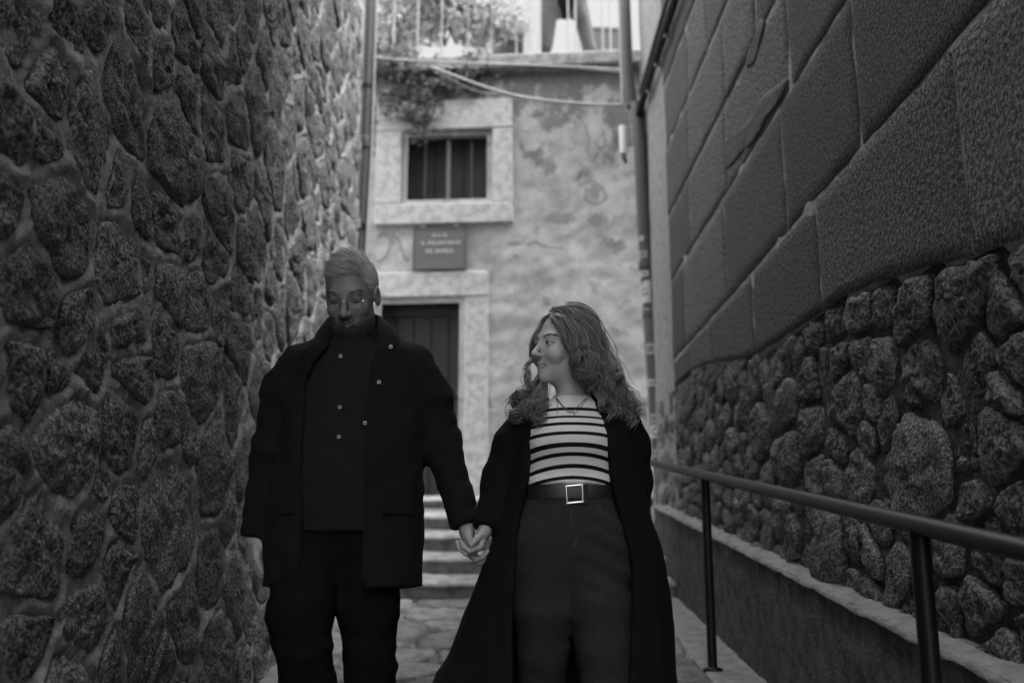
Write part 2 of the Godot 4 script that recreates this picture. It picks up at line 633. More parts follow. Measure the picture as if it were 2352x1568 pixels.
		var ridge := exp(-pow(joint / (0.020 + 0.012 * noise2.get_noise_2d(s * 1.7, t * 1.7)), 2.0))
		return -0.012 + 0.018 * ridge * (0.7 + 1.1 * noise2.get_noise_2d(s * 3.0 + 20.0, t * 3.0)) + 0.014 * noise2.get_noise_2d(s * 2.4, t * 3.0) + 0.010 * noise2.get_noise_2d(s * 10.0 + 50.0, t * 10.0)
	put("mortar", sheet(1.6, 8.36, 0.1, 6.6, 0.021, left_at, hgt).mesh(), M.mortar_l, w)
	# the rest of its length, out of the picture; extra height set for shade
	var m := MB.new()
	box(m, Vector3(-1.72, 3.0, 2.0), Vector3(1.0, 7.4, 6.0), 0.01)
	box(m, Vector3(-1.82, 3.1, -4.65), Vector3(0.96, 7.2, 7.4), 0.01)
	put("wall_core", m.mesh(false), M.plain, w)
	var u := MB.new()
	box(u, Vector3(-1.85, 11.5, 0.0), Vector3(1.1, 9.8, 10.0), 0.01)  # unseen; its height is set to keep sky and sun off the near lane
	put("shading_upper_wall", u.mesh(false), M.plain, w)
	var ev := MB.new()
	box(ev, Vector3(-1.05, 7.1, 0.2), Vector3(1.3, 0.14, 9.4), 0.02)  # slab added overhead, out of view, to darken the near walls
	put("shade_slab", ev.mesh(false), M.plain, w)

# ---------- right wall: plinth, rubble, dressed blocks ----------
func right_at(s: float, t: float, h: float) -> Vector3:
	return Vector3(XR - h, t, -s)

func rubble_top(s: float) -> float:
	return 1.86 + 0.095 * s + 0.04 * sin(s * 2.1)

func build_right_wall() -> void:
	var w := thing("ashlar_wall", "tall wall of big dressed blocks above dark rubble and a cement plinth, behind the handrail", "wall")
	# rubble
	var px := [[640, 530, 130, 240], [740, 430, 90, 230], [895, 300, 210, 280], [620, 300, 130, 220], [730, 190, 80, 130], [690, 90, 60, 80], [855, 110, 110, 130], [1050, 120, 110, 170], [1230, 180, 210, 250], [1480, 130, 150, 210], [1600, 230, 120, 190], [1220, 560, 370, 420], [950, 620, 150, 190], [850, 640, 60, 130], [840, 960, 150, 240], [760, 610, 80, 130], [1050, 870, 160, 130], [930, 930, 80, 130], [1020, 970, 130, 170], [1560, 430, 220, 240], [1700, 800, 160, 210], [1330, 960, 160, 170], [1530, 990, 160, 190], [1350, 1220, 110, 140], [1500, 1220, 160, 160], [660, 900, 70, 150], [560, 220, 70, 130], [520, 430, 70, 190], [450, 280, 70, 130], [1090, 360, 60, 120], [1360, 280, 90, 130], [870, 480, 110, 90], [1130, 1060, 120, 180], [1680, 1080, 130, 170], [600, 160, 60, 90], [200, 230, 80, 170], [1650, 120, 120, 160], [1430, 520, 90, 220]]
	var seeds := []
	for e in px:
		var k := 0.9408 * 940.0 / 1761.0
		var cu: float = 1560 * 0.9408 + e[0] * k
		var cv: float = 830 * 0.9408 + e[1] * k
		var hw: float = e[2] * k * 0.5
		var hv: float = e[3] * k * 0.5
		var a := on_x(cu - hw, cv, XR - 0.04)
		var b := on_x(cu + hw, cv, XR - 0.04)
		var c := on_x(cu, cv - hv, XR - 0.04)
		var d := on_x(cu, cv + hv, XR - 0.04)
		var m := on_x(cu, cv, XR - 0.04)
		var h := Vector2(absf(a.z - b.z) * 0.5 + 0.015, absf(c.y - d.y) * 0.5 + 0.015)
		seeds.append([Vector2((-a.z - b.z) * 0.5, m.y), h * 2.0, sqrt(h.x * h.y)])
	var tries := 0
	while tries < 7000:
		tries += 1
		var q := Vector2(rng.randf_range(1.7, 8.2), rng.randf_range(0.6, 2.75))
		if q.y > rubble_top(q.x) - 0.05 or q.y < ground_y(-q.x) + 0.56: continue
		var r := rng.randf_range(0.06, 0.15)
		var ok := true
		for e in seeds:
			var d: Vector2 = q - e[0]
			if Vector2(d.x / 1.15, d.y * 1.15).length() < (r + e[2]) * 0.9:
				ok = false
				break
		if ok: seeds.append([q, Vector2(r * 3.0, r * 2.6), r])
	var polys := cells(seeds, 0.02, 1.1)
	for i in polys.size():
		var poly: PackedVector2Array = polys[i]
		if poly.size() < 3: continue
		var fit := PackedVector2Array()
		for q in poly: fit.append(Vector2(q.x, clampf(q.y, ground_y(-q.x) + 0.5, rubble_top(q.x))))
		var big: float = seeds[i][2]
		put("stone", stone(rounded(fit, 2, 0.16), right_at, 0.07, rng.randf_range(-0.012, 0.006), rng.randf_range(0.012, 0.036) * clampf(big / 0.16, 0.5, 1.2), 0.022, 9), M.stone_r[rng.randi() % 4], w)
	put("joint_filling", sheet(1.0, 8.3, 0.4, 2.8, 0.05, right_at, func(s: float, t: float) -> float: return -0.015 + 0.020 * noise2.get_noise_2d(s * 4.0, t * 4.0), true).mesh(), M.joint_r, w)
	# dressed blocks in courses
	var rows := [2.76, 3.40, 3.95, 4.52, 5.08, 5.66, 6.22, 6.8]
	var lower := -1
	for r in rows.size():
		var s := rng.randf_range(1.2, 1.7)
		while s < 7.6:
			var e := s + rng.randf_range(0.65, 1.35)
			if e > 7.15: e = 7.62
			block(w, s + 0.010, e - 0.010, r, rows)
			s = e
	put("pointing", sheet(1.0, 7.64, 2.0, 6.9, 0.06, right_at, func(s: float, t: float) -> float: return -0.08 if t < rubble_top(s) - 0.02 else 0.0045 + 0.004 * noise2.get_noise_2d(s * 4.0, t * 4.0), true).mesh(), M.joint_a, w)
	for e in [[[1650, 402], [1655, 330], [1700, 300], [1735, 272], [1752, 220], [1790, 195], [1824, 172], [1806, 225], [1770, 268], [1742, 325], [1700, 360], [1678, 392]], [[1716, 160], [1722, 120], [1742, 80], [1752, 40], [1764, 50], [1752, 100], [1738, 150]]]:
		var pl := PackedVector2Array()
		for q in e:
			var a := on_x(q[0], q[1], XR)
			pl.append(Vector2(-a.z, a.y))
		put("cement_patch", stone(rounded(pl, 2, 0.2), right_at, 0.03, 0.014, 0.002, 0.004, 5), M.fill_a, w)
	# pale smooth end of the wall
	var q := sheet(7.62, 8.78, 1.3, 6.9, 0.06, right_at, func(s: float, t: float) -> float: return 0.006 + 0.012 * noise2.get_noise_2d(s * 3.0, t * 1.4) + (0.01 if s > 8.2 else 0.0), true)
	put("rendered_end", q.mesh(), M.quoin, w)
	# plinth with its pale top
	var face := sheet(1.0, 8.3, -0.3, 0.595, 0.05, func(s: float, t: float, h: float) -> Vector3: return Vector3(1.30 - h, ground_y(-s) + t, -s), func(s: float, t: float) -> float: return 0.014 * noise2.get_noise_2d(s * 3.0, t * 3.0) + 0.008 * noise2.get_noise_2d(s * 11.0, t * 11.0), true)
	put("plinth", face.mesh(), M.plinth, w)
	var led := sheet(1.0, 8.3, 0.0, 0.20, 0.025, func(s: float, t: float, h: float) -> Vector3: return Vector3(1.286 + maxf(0.0, t - 0.04) + 0.006 * noise2.get_noise_2d(s * 4.0, 3.0), ground_y(-s) + (0.575 + minf(t, 0.04) * 0.4 if t < 0.04 else 0.594 + 0.02 * (t - 0.04) / 0.16) + h, -s), func(s: float, t: float) -> float: return 0.009 * noise2.get_noise_2d(s * 4.0, t * 8.0), true)
	put("plinth_ledge", led.mesh(), M.ledge, w)
	var m := MB.new()
	box(m, Vector3(1.98, 3.0, 2.0), Vector3(1.0, 7.4, 6.0), 0.01)
	box(m, Vector3(1.97, 3.1, -4.9), Vector3(0.98, 7.6, 7.74), 0.01)
	put("wall_core", m.mesh(false), M.plain, w)
	var u := MB.new()
	box(u, Vector3(1.98, 11.6, 0.0), Vector3(1.1, 9.4, 10.0), 0.01)  # unseen wall top, raised to shade the near part of the lane
	put("shading_upper_wall", u.mesh(false), M.plain, w)
	var ev := MB.new()
	box(ev, Vector3(1.22, 7.3, 0.2), Vector3(1.3, 0.14, 9.4), 0.02)  # added out of view to narrow the strip of sky and dim the walls
	put("shade_slab", ev.mesh(false), M.plain, w)

func block(w: Node, s0: float, s1: float, r: int, rows: Array) -> void:
	var b := MB.new()
	var ns := maxi(6, int((s1 - s0) / 0.07))
	var top: float = rows[r]
	var nt := 9
	var off := rng.randf() * 90.0
	var proud := rng.randf_range(0.009, 0.016)
	for j in nt + 3:
		for i in ns + 3:
			var fi := clampf(float(i - 1) / ns, 0, 1)
			var fj := clampf(float(j - 1) / nt, 0, 1)
			var s := lerpf(s0, s1, fi)
			var bottom: float = (rubble_top(s) + 0.012) if r == 0 else rows[r - 1] + 0.022
			s += 0.012 * noise.get_noise_2d(fj * 3.0 + off, 9.0)
			var t := lerpf(bottom, top, fj) + 0.01 * noise.get_noise_2d(s * 3.0, off + fj)
			var h := proud + 0.006 * noise.get_noise_3d(s * 3.0, t * 3.0, off) + 0.003 * noise.get_noise_3d(s * 16.0, t * 16.0, off)
			if i == 0 or j == 0 or i == ns + 2 or j == nt + 2: h = -0.03
			elif i == 1 or j == 1 or i == ns + 1 or j == nt + 1:
				h -= 0.0025
			b.pu(right_at(s, t, h), Vector2(s + off, -t))
	var wd := ns + 3
	for j in nt + 2:
		for i in ns + 2:
			var a := j * wd + i
			b.quad(a, a + wd, a + wd + 1, a + 1)
	put("block", b.mesh(), M.ashlar[rng.randi() % 4], w)

# ---------- the house across the top ----------
var house_o := Vector3(-0.7, 0, -9.7)
var house_b := Basis(Vector3.UP, deg_to_rad(-5.0))

func on_house(u: float, v: float, off := 0.0) -> Vector3:
	var n := house_b.z
	var o := house_o + n * off
	var d := ray(u, v)
	var q := EYE + d * ((o - EYE).dot(n) / d.dot(n))
	return house_b.inverse() * (q - house_o)

func hrect(u0: float, v0: float, u1: float, v1: float, off := 0.0) -> Rect2:
	var a := on_house(u0, v0, off)
	var b := on_house(u1, v1, off)
	return Rect2(a.x, b.y, b.x - a.x, a.y - b.y)

func hbox(r: Rect2, z0: float, z1: float, bevel := 0.006) -> ArrayMesh:
	var b := MB.new()
	box(b, Vector3(r.position.x + r.size.x * 0.5, r.position.y + r.size.y * 0.5, (z0 + z1) * 0.5), Vector3(r.size.x, r.size.y, z1 - z0), bevel)
	return b.mesh(false)

func wall_texture() -> ImageTexture:
	# old limewash: pale ground, dark lichen and run-off below the coping, bare patches, faint brush marks
	var n := 896
	var im := Image.create(n, n, false, Image.FORMAT_RGB8)
	var f := FastNoiseLite.new()
	f.seed = 31
	f.frequency = 1.0
	f.fractal_octaves = 5
	f.fractal_gain = 0.6
	for j in n:
		var y := 6.6 - 5.0 * j / n
		for i in n:
			var x := -2.2 + 5.0 * i / n
			var big := f.get_noise_2d(x * 0.9, y * 0.9)
			var mid := f.get_noise_2d(x * 3.2 + 20.0, y * 2.2)
			var fine := f.get_noise_2d(x * 14.0, y * 11.0 + 40.0)
			var l := 0.39 + 0.09 * big + 0.10 * mid + 0.06 * fine
			# lichen: dense under the coping, in runs and islands lower down
			var dirt := (y - 5.45) * 0.7 + 0.9 * f.get_noise_2d(x * 1.9 + 70.0, y * 1.5) + 0.55 * mid + 0.35 * fine
			dirt = smoothstep(-0.05, 0.45, dirt)
			# islands of bare stone where the wash has fallen off
			var bare := smoothstep(0.30, 0.38, f.get_noise_2d(x * 2.0 - 30.0, y * 2.6 + 11.0) + 0.12 * fine)
			l = lerpf(l, 0.27 + 0.05 * fine, bare * 0.8)
			var low := smoothstep(0.34, 0.44, f.get_noise_2d(x * 5.0 + 130.0, y * 7.0) + 0.1 * fine)
			l = lerpf(l, 0.36, low * 0.7)
			l = lerpf(l, 0.13 + 0.05 * mid + 0.03 * fine, dirt * 0.9)
			im.set_pixel(i, j, grey(clampf(l, 0.04, 0.8)))
	# faded scrawls of paint and patches of dark repair
	for e in [[[868, 545], [885, 535], [896, 560], [885, 590], [868, 600]], [[905, 560], [900, 545], [915, 550], [925, 580], [935, 600]], [[1330, 425], [1355, 415], [1380, 430], [1392, 455], [1370, 468], [1345, 455], [1350, 435], [1375, 450]], [[1345, 290], [1352, 320], [1350, 350], [1365, 375]], [[1385, 300], [1392, 330], [1405, 345]], [[1215, 562], [1230, 556], [1250, 565], [1290, 570]], [[1380, 560], [1390, 548], [1395, 562], [1405, 550], [1412, 562], [1425, 552]]]:
		for q: Vector3 in spline(e.map(func(w): return on_house(w[0], w[1])), 30):
			stamp(im, q, 0.020, 0.020, 0.24, 0.20)
	for e in [[1287, 500, 0.16, 0.075], [1372, 507, 0.10, 0.09], [1365, 440, 0.07, 0.09], [1180, 560, 0.08, 0.03], [1260, 385, 0.08, 0.10], [1010, 640, 0.09, 0.02], [1255, 690, 0.05, 0.05]]:
		stamp(im, on_house(e[0], e[1]), e[2], e[3], 0.2, 0.75)
	return ImageTexture.create_from_image(im)

func stamp(im: Image, at: Vector3, rx: float, ry: float, l: float, share: float) -> void:
	var n := im.get_width()
	var i0 := int((at.x + 2.2) / 5.0 * n)
	var j0 := int((6.6 - at.y) / 5.0 * n)
	var wx := int(rx / 5.0 * n) + 2
	var wy := int(ry / 5.0 * n) + 2
	for j in range(maxi(0, j0 - wy), mini(n, j0 + wy + 1)):
		for i in range(maxi(0, i0 - wx), mini(n, i0 + wx + 1)):
			var d := Vector2((i - i0) / (rx / 5.0 * n), (j - j0) / (ry / 5.0 * n)).length() + 0.5 * noise.get_noise_2d(i * 0.12, j * 0.12)
			if d < 1.0:
				var k := share * smoothstep(1.0, 0.75, d)
				im.set_pixel(i, j, im.get_pixel(i, j).lerp(grey(l), k))

func build_house() -> void:
	var h := thing("house", "old limewashed house with a barred window above a dark doorway, facing the lane", "house", house_o, deg_to_rad(-5.0))
	var wash := mat("stained_limewash", 1.0, 0.95, 0.2)
	wash.albedo_texture = wall_texture()
	wash.heightmap_enabled = true
	wash.heightmap_texture = T.mortar_h
	wash.heightmap_scale = 0.5
	var win := hrect(925, 303, 1131, 467)
	var win_out := hrect(869, 238, 1178, 513)
	var door := hrect(868, 685, 1069, 1146)
	door.position.x -= 0.02
	var b := MB.new()
	var step := 0.05
	var nx := int(9.0 / step)
	var ny := int(5.1 / step)
	for j in ny + 1:
		for i in nx + 1:
			var x := -4.5 + step * i
			var y := 1.35 + step * j
			# let the edges of the openings fall on grid lines
			for e in [win.position.x + 0.06, win.end.x - 0.06, door.position.x + 0.06, door.end.x - 0.06]:
				if absf(x - e) < step * 0.5: x = e
			for e in [win.position.y + 0.06, win.end.y - 0.06, door.end.y - 0.06]:
				if absf(y - e) < step * 0.5: y = e
			var z := 0.016 * noise2.get_noise_2d(x * 1.6, y * 1.6) + 0.014 * noise2.get_noise_2d(x * 5.0, y * 7.0)
			b.pu(Vector3(x, y, z), Vector2((x + 2.2) / 5.0, (6.6 - y) / 5.0))
	var hole_w := win.grow(-0.05)
	var hole_d := Rect2(door.position.x + 0.05, 0.0, door.size.x - 0.1, door.end.y - 0.05)
	for j in ny:
		for i in nx:
			var a := j * (nx + 1) + i
			var m := (b.v[a] + b.v[a + nx + 2]) * 0.5
			if hole_w.has_point(Vector2(m.x, m.y)) or hole_d.has_point(Vector2(m.x, m.y)): continue
			b.quad(a, a + 1, a + nx + 2, a + nx + 1)
	put("wall", b.mesh(), wash, h)
	var core := MB.new()
	box(core, Vector3(-3.2, 3.4, -1.6), Vector3(3.0, 6.0, 2.6), 0.01)
	box(core, Vector3(3.0, 3.4, -1.6), Vector3(5.2, 6.0, 2.6), 0.01)
	box(core, Vector3(-0.7, 3.4, -1.8), Vector3(2.2, 6.0, 2.2), 0.01)
	put("house_core", core.mesh(false), M.plain, h)
	# window with its stone frame
	var wn := Node3D.new()
	wn.name = "window"
	h.add_child(wn)
	for e in [["lintel", Rect2(win_out.position.x, win.end.y, win_out.size.x, win_out.end.y - win.end.y)], ["sill", Rect2(win_out.position.x, win_out.position.y, win_out.size.x, win.position.y - win_out.position.y)], ["jamb", Rect2(win_out.position.x, win.position.y + 0.003, win.position.x - win_out.position.x, win.size.y - 0.006)], ["jamb", Rect2(win.end.x, win.position.y + 0.003, win_out.end.x - win.end.x, win.size.y - 0.006)]]:
		put(e[0], hbox(e[1], -0.26, 0.045 if e[0] != "sill" else 0.06, 0.012), M.frame_worn if M.has("frame_worn") else M.frame, wn)
	put("pane", hbox(win.grow(0.02), -0.24, -0.225, 0.002), M.glass, wn)
	for fx in [0.0, 0.33, 0.66]:
		put("shutter_board", hbox(Rect2(win.position.x + win.size.x * (fx + 0.01), win.position.y + 0.01, win.size.x * 0.315, win.size.y - 0.02), -0.222, -0.20, 0.004), M.shutter, wn)
	for fx in [0.245, 0.505, 0.76]:
		put("bar", hbox(Rect2(win.position.x + win.size.x * fx - (0.02 if fx == 0.505 else 0.009), win.position.y, 0.04 if fx == 0.505 else 0.018, win.size.y), -0.10, -0.07, 0.004), M.bar if fx == 0.505 else M.pipe, wn)
	# door
	var dn := Node3D.new()
	dn.name = "door"
	h.add_child(dn)
	var fr := hrect(815, 629, 1119, 1160)
	put("lintel", hbox(Rect2(fr.position.x, door.end.y, fr.size.x, fr.end.y - door.end.y), -0.24, 0.035, 0.012), M.frame, dn)
	put("jamb", hbox(Rect2(door.end.x, 1.7, fr.end.x - door.end.x, door.end.y - 1.703), -0.24, 0.03, 0.012), M.frame, dn)
	put("jamb", hbox(Rect2(fr.position.x, 1.7, door.position.x - fr.position.x, door.end.y - 1.703), -0.24, 0.03, 0.012), M.frame, dn)
	put("threshold", hbox(Rect2(door.position.x - 0.1, 1.7, door.size.x + 0.2, 0.15), -0.24, 0.06, 0.015), M.step, dn)
	for k in 5:
		put("door_board", hbox(Rect2(door.position.x + door.size.x * k / 5.0 + 0.003, 1.84, door.size.x / 5.0 - 0.006, door.end.y - 1.85), -0.21, -0.17, 0.005), M.door, dn)
	put("door_rail", hbox(Rect2(door.position.x + 0.01, door.end.y - 0.16, door.size.x - 0.02, 0.13), -0.172, -0.15, 0.006), M.door, dn)
	put("door_rail", hbox(Rect2(door.position.x + 0.01, 2.6, door.size.x - 0.02, 0.12), -0.172, -0.15, 0.006), M.door, dn)
	var kb := SphereMesh.new()
	kb.radius = 0.028
	kb.height = 0.056
	var knob := put("door_knob", kb, M.black_metal, dn)
	knob.position = Vector3(door.end.x - 0.09, 2.85, -0.13)
	# coping slab under the terrace
	var cp := hrect(600, 150, 1600, 183, 0.1)
	var cm := MB.new()
	for k in 9:
		var x0 := -4.4 + k * 1.0
		box(cm, Vector3(x0 + 0.497, 6.345 - 0.004 * (k % 3), -0.02 + 0.006 * (k % 2)), Vector3(0.994, 0.15, 0.34), 0.014)
	put("coping", cm.mesh(false), M.step, h)
	# street name plate
	var sr := hrect(951, 524, 1070, 618, 0.03)
	var sp := thing("street_sign", "grey street name plate with pale lettering above the door", "sign", house_o + house_b * Vector3(sr.get_center().x, sr.get_center().y, 0.02), deg_to_rad(-5.0))
	var pl := MB.new()
	box(pl, Vector3(0, 0, 0.012), Vector3(sr.size.x, sr.size.y, 0.024), 0.006)
	put("plate", pl.mesh(false), mat("sign_enamel", 0.115, 0.45, 0.5), sp)
	var rim := MB.new()
	for s in [-1, 1]:
		box(rim, Vector3(0, s * (sr.size.y * 0.5 - 0.006), 0.016), Vector3(sr.size.x + 0.012, 0.014, 0.03), 0.003)
		box(rim, Vector3(s * (sr.size.x * 0.5 - 0.002), 0, 0.016), Vector3(0.014, sr.size.y - 0.03, 0.03), 0.003)
	put("rim", rim.mesh(false), mat("sign_rim", 0.09, 0.5), sp)
	var ink := mat("pale_lettering", 0.52, 0.6)
	var font := SystemFont.new()
	font.font_names = PackedStringArray(["Droid Serif", "Droid Sans"])
	font.font_weight = 700
	for e in [["RUA DE", 0.135, 0.16, 0.0], ["S. FRANCISCO", 0.055, 0.40, 0.012], ["DE BORJA", -0.03, 0.29, 0.0]]:
		var tm := TextMesh.new()
		tm.text = e[0]
		tm.font = font
		tm.font_size = 64
		tm.pixel_size = 0.001
		var ab := tm.get_aabb()
		tm.pixel_size = 0.001 * e[2] / maxf(ab.size.x, 0.001)
		tm.depth = 0.003
		var lt := put("lettering", tm, ink, sp)
		lt.position = Vector3(e[3], e[1], 0.027)
	for s in [-1, 1]:
		var hk := MB.new()
		box(hk, Vector3(s * sr.size.x * 0.32, sr.size.y * 0.5 + 0.012, 0.014), Vector3(0.05, 0.03, 0.024), 0.004)
		put("clip", hk.mesh(false), M.pipe_light, sp)

# ---------- terrace above the house: railing, plants, a bystander, a pale house behind ----------
func leaf_cloud(count: int, at: Callable, size: float, spread := 0.4) -> ArrayMesh:
	var b := MB.new()
	for k in count:
		var p: Vector3 = at.call()
		var d := Vector3(rng.randfn(), rng.randfn() * 0.6 + 0.2, rng.randfn()).normalized()
		var n := Vector3(rng.randfn(), rng.randfn() + 1.2, rng.randfn()).normalized()
		var x := d.cross(n).normalized()
		var up := x.cross(d)
		var l := size * rng.randf_range(0.6, 1.3)
		var q := l * 0.32
		var a := b.p(p)
		var c := b.p(p + d * l * 0.5 + x * q - up * l * 0.05)
		var e := b.p(p + d * l * 0.5 - x * q - up * l * 0.05)
		var f := b.p(p + d * l - up * l * 0.18)
		var g := b.p(p + d * l * 0.5 + up * l * 0.04)
		b.tri(a, c, g); b.tri(a, g, e); b.tri(c, f, g); b.tri(g, f, e)
	return b.mesh()

func plant(called: String, label: String, at: Vector3, blobs: Array, count: int, leaf: float, m: Material) -> void:
	var t := thing(called, label, "plant", at, 0.0, "")
	var total := 0.0
	for e in blobs: total += e[1].x * e[1].y * e[1].z
	var pick := func() -> Vector3:
		var r := rng.randf() * total
		for e in blobs:
			r -= e[1].x * e[1].y * e[1].z
			if r <= 0:
				var d := Vector3(rng.randfn(), rng.randfn(), rng.randfn()).normalized() * pow(rng.randf(), 0.45)
				var q: Vector3 = e[0] + d * e[1]
				return q + Vector3(noise.get_noise_3d(q.x * 4.0, q.y * 4.0, 1.0), noise.get_noise_3d(q.x * 4.0, q.y * 4.0, 5.0), 0) * 0.12
		return blobs[0][0]
	put("foliage", leaf_cloud(count, pick, leaf), m, t)
	var st := MB.new()
	for e in blobs:
		for k in 5:
			var tip: Vector3 = e[0] + Vector3(rng.randfn(), rng.randfn(), rng.randfn()) * e[1] * 0.5
			var root := Vector3(clampf(tip.x, -0.3, 0.3), 0.02, 0.0)
			tube(st, spline([root, (root + tip) * 0.5 + Vector3(rng.randfn(), 0.6, rng.randfn()) * 0.08, tip], 5), [0.010, 0.010, 0.009, 0.009, 0.008, 0.008, 0.007, 0.006, 0.005, 0.004, 0.003], 5)
	put("stem", st.mesh(), M.stem, t)

func build_terrace() -> void:
	M.stem = mat("woody_stem", 0.07, 0.9)
	M.leaf = mat("pale_leaf", 0.42, 0.7)
	M.leaf.backlight_enabled = true
	M.leaf.backlight = Color(0.5, 0.5, 0.5)
	M.leaf_dark = mat("dark_leaf", 0.13, 0.7)
	M.leaf_dark.backlight_enabled = true
	M.leaf_dark.backlight = Color(0.3, 0.3, 0.3)
	var B := house_b
	var O := house_o
	var fl := MB.new()
	box(fl, O + B * Vector3(0, 6.2, -5.2), Vector3(12, 0.3, 10), 0.01, B)
	setting("terrace", fl.mesh(false), M.step)
	# iron railing on the coping
	var rl := thing("terrace_railing", "thin iron railing along the terrace edge above the house", "railing", O, deg_to_rad(-5.0))
	for u in [905, 960, 1015, 1075, 1130, 1186, 1216, 1241, 1305, 1322, 1384, 1402]:
		var q := on_house(u, 60, -0.05)
		var m := MB.new()
		tube(m, [Vector3(q.x, 6.42, -0.05), Vector3(q.x, 7.5, -0.05)], 0.011, 6)
		put("baluster", m.mesh(), M.pipe_light, rl)
	for y in [6.47, 7.5]:
		var m := MB.new()
		tube(m, [Vector3(-3.5, y, -0.05), Vector3(3.5, y, -0.05)], 0.016, 6)
		put("rail", m.mesh(), M.pipe_light, rl)
	# plants in the corner
	var pa := O + B * on_house(960, 110, -0.5)
	plant("shrub", "bushy pale-leaved shrub on the terrace beside the left drainpipe", pa, [[Vector3(-0.15, 0.35, 0.0), Vector3(0.5, 0.34, 0.35)], [Vector3(0.35, 0.55, 0.1), Vector3(0.5, 0.35, 0.35)], [Vector3(-0.3, 0.85, -0.2), Vector3(0.5, 0.4, 0.4)]], 4200, 0.085, M.leaf)
	var pb := O + B * on_house(1110, 105, -0.3)
	plant("flowering_bush", "light flowering bush spilling over the terrace edge beside the standing legs", pb, [[Vector3(0.0, 0.28, 0.05), Vector3(0.42, 0.3, 0.3)], [Vector3(0.3, 0.12, 0.25), Vector3(0.2, 0.18, 0.15)], [Vector3(-0.25, 0.6, -0.1), Vector3(0.4, 0.3, 0.3)]], 3400, 0.075, M.leaf)
	var pc := O + B * on_house(960, 165, 0.1)
	plant("trailing_creeper", "dark creeper trailing down the wall over the barred window", pc, [[Vector3(-0.3, 0.1, 0.0), Vector3(0.5, 0.2, 0.14)], [Vector3(0.25, -0.12, 0.02), Vector3(0.5, 0.22, 0.12)], [Vector3(-0.1, -0.35, 0.0), Vector3(0.4, 0.25, 0.1)], [Vector3(0.62, 0.05, 0.04), Vector3(0.22, 0.25, 0.1)], [Vector3(0.02, -0.62, 0.0), Vector3(0.14, 0.25, 0.07)]], 1500, 0.07, M.leaf_dark)
	# pale house behind the terrace
	var ph := thing("pale_house", "pale house standing behind the terrace above the lane", "house", Vector3(0.5, 6.3, -15.5), 0.06)
	var f := MB.new()
	box(f, Vector3(0, 3.2, -1.5), Vector3(11, 6.4, 3.0), 0.03)
	put("wall", f.mesh(false), mat("grey_house_render", 0.27, 0.95), ph)
	for e in [[-0.35, 3.75, 0.55, 1.0], [1.35, 3.2, 0.6, 1.4], [2.9, 3.4, 0.6, 1.3], [-2.3, 3.3, 0.6, 1.3]]:
		var wn := Node3D.new()
		wn.name = "window"
		ph.add_child(wn, true)
		var fr := MB.new()
		for s in [-1, 1]:
			box(fr, Vector3(e[0] + s * (e[2] * 0.5 + 0.04), e[1], 0.03), Vector3(0.08, e[3] + 0.16, 0.08), 0.01)
			box(fr, Vector3(e[0], e[1] + s * (e[3] * 0.5 + 0.04), 0.03), Vector3(e[2] - 0.004, 0.08, 0.076), 0.01)
		put("frame", fr.mesh(false), M.quoin, wn)
		var gl := MB.new()
		box(gl, Vector3(e[0], e[1], 0.012), Vector3(e[2], e[3], 0.02), 0.002)
		put("pane", gl.mesh(false), M.glass, wn)

# ---------- pipes, cables, wall box ----------
func at_d(u: float, v: float, z: float) -> Vector3:
	return on_z(u, v, z)

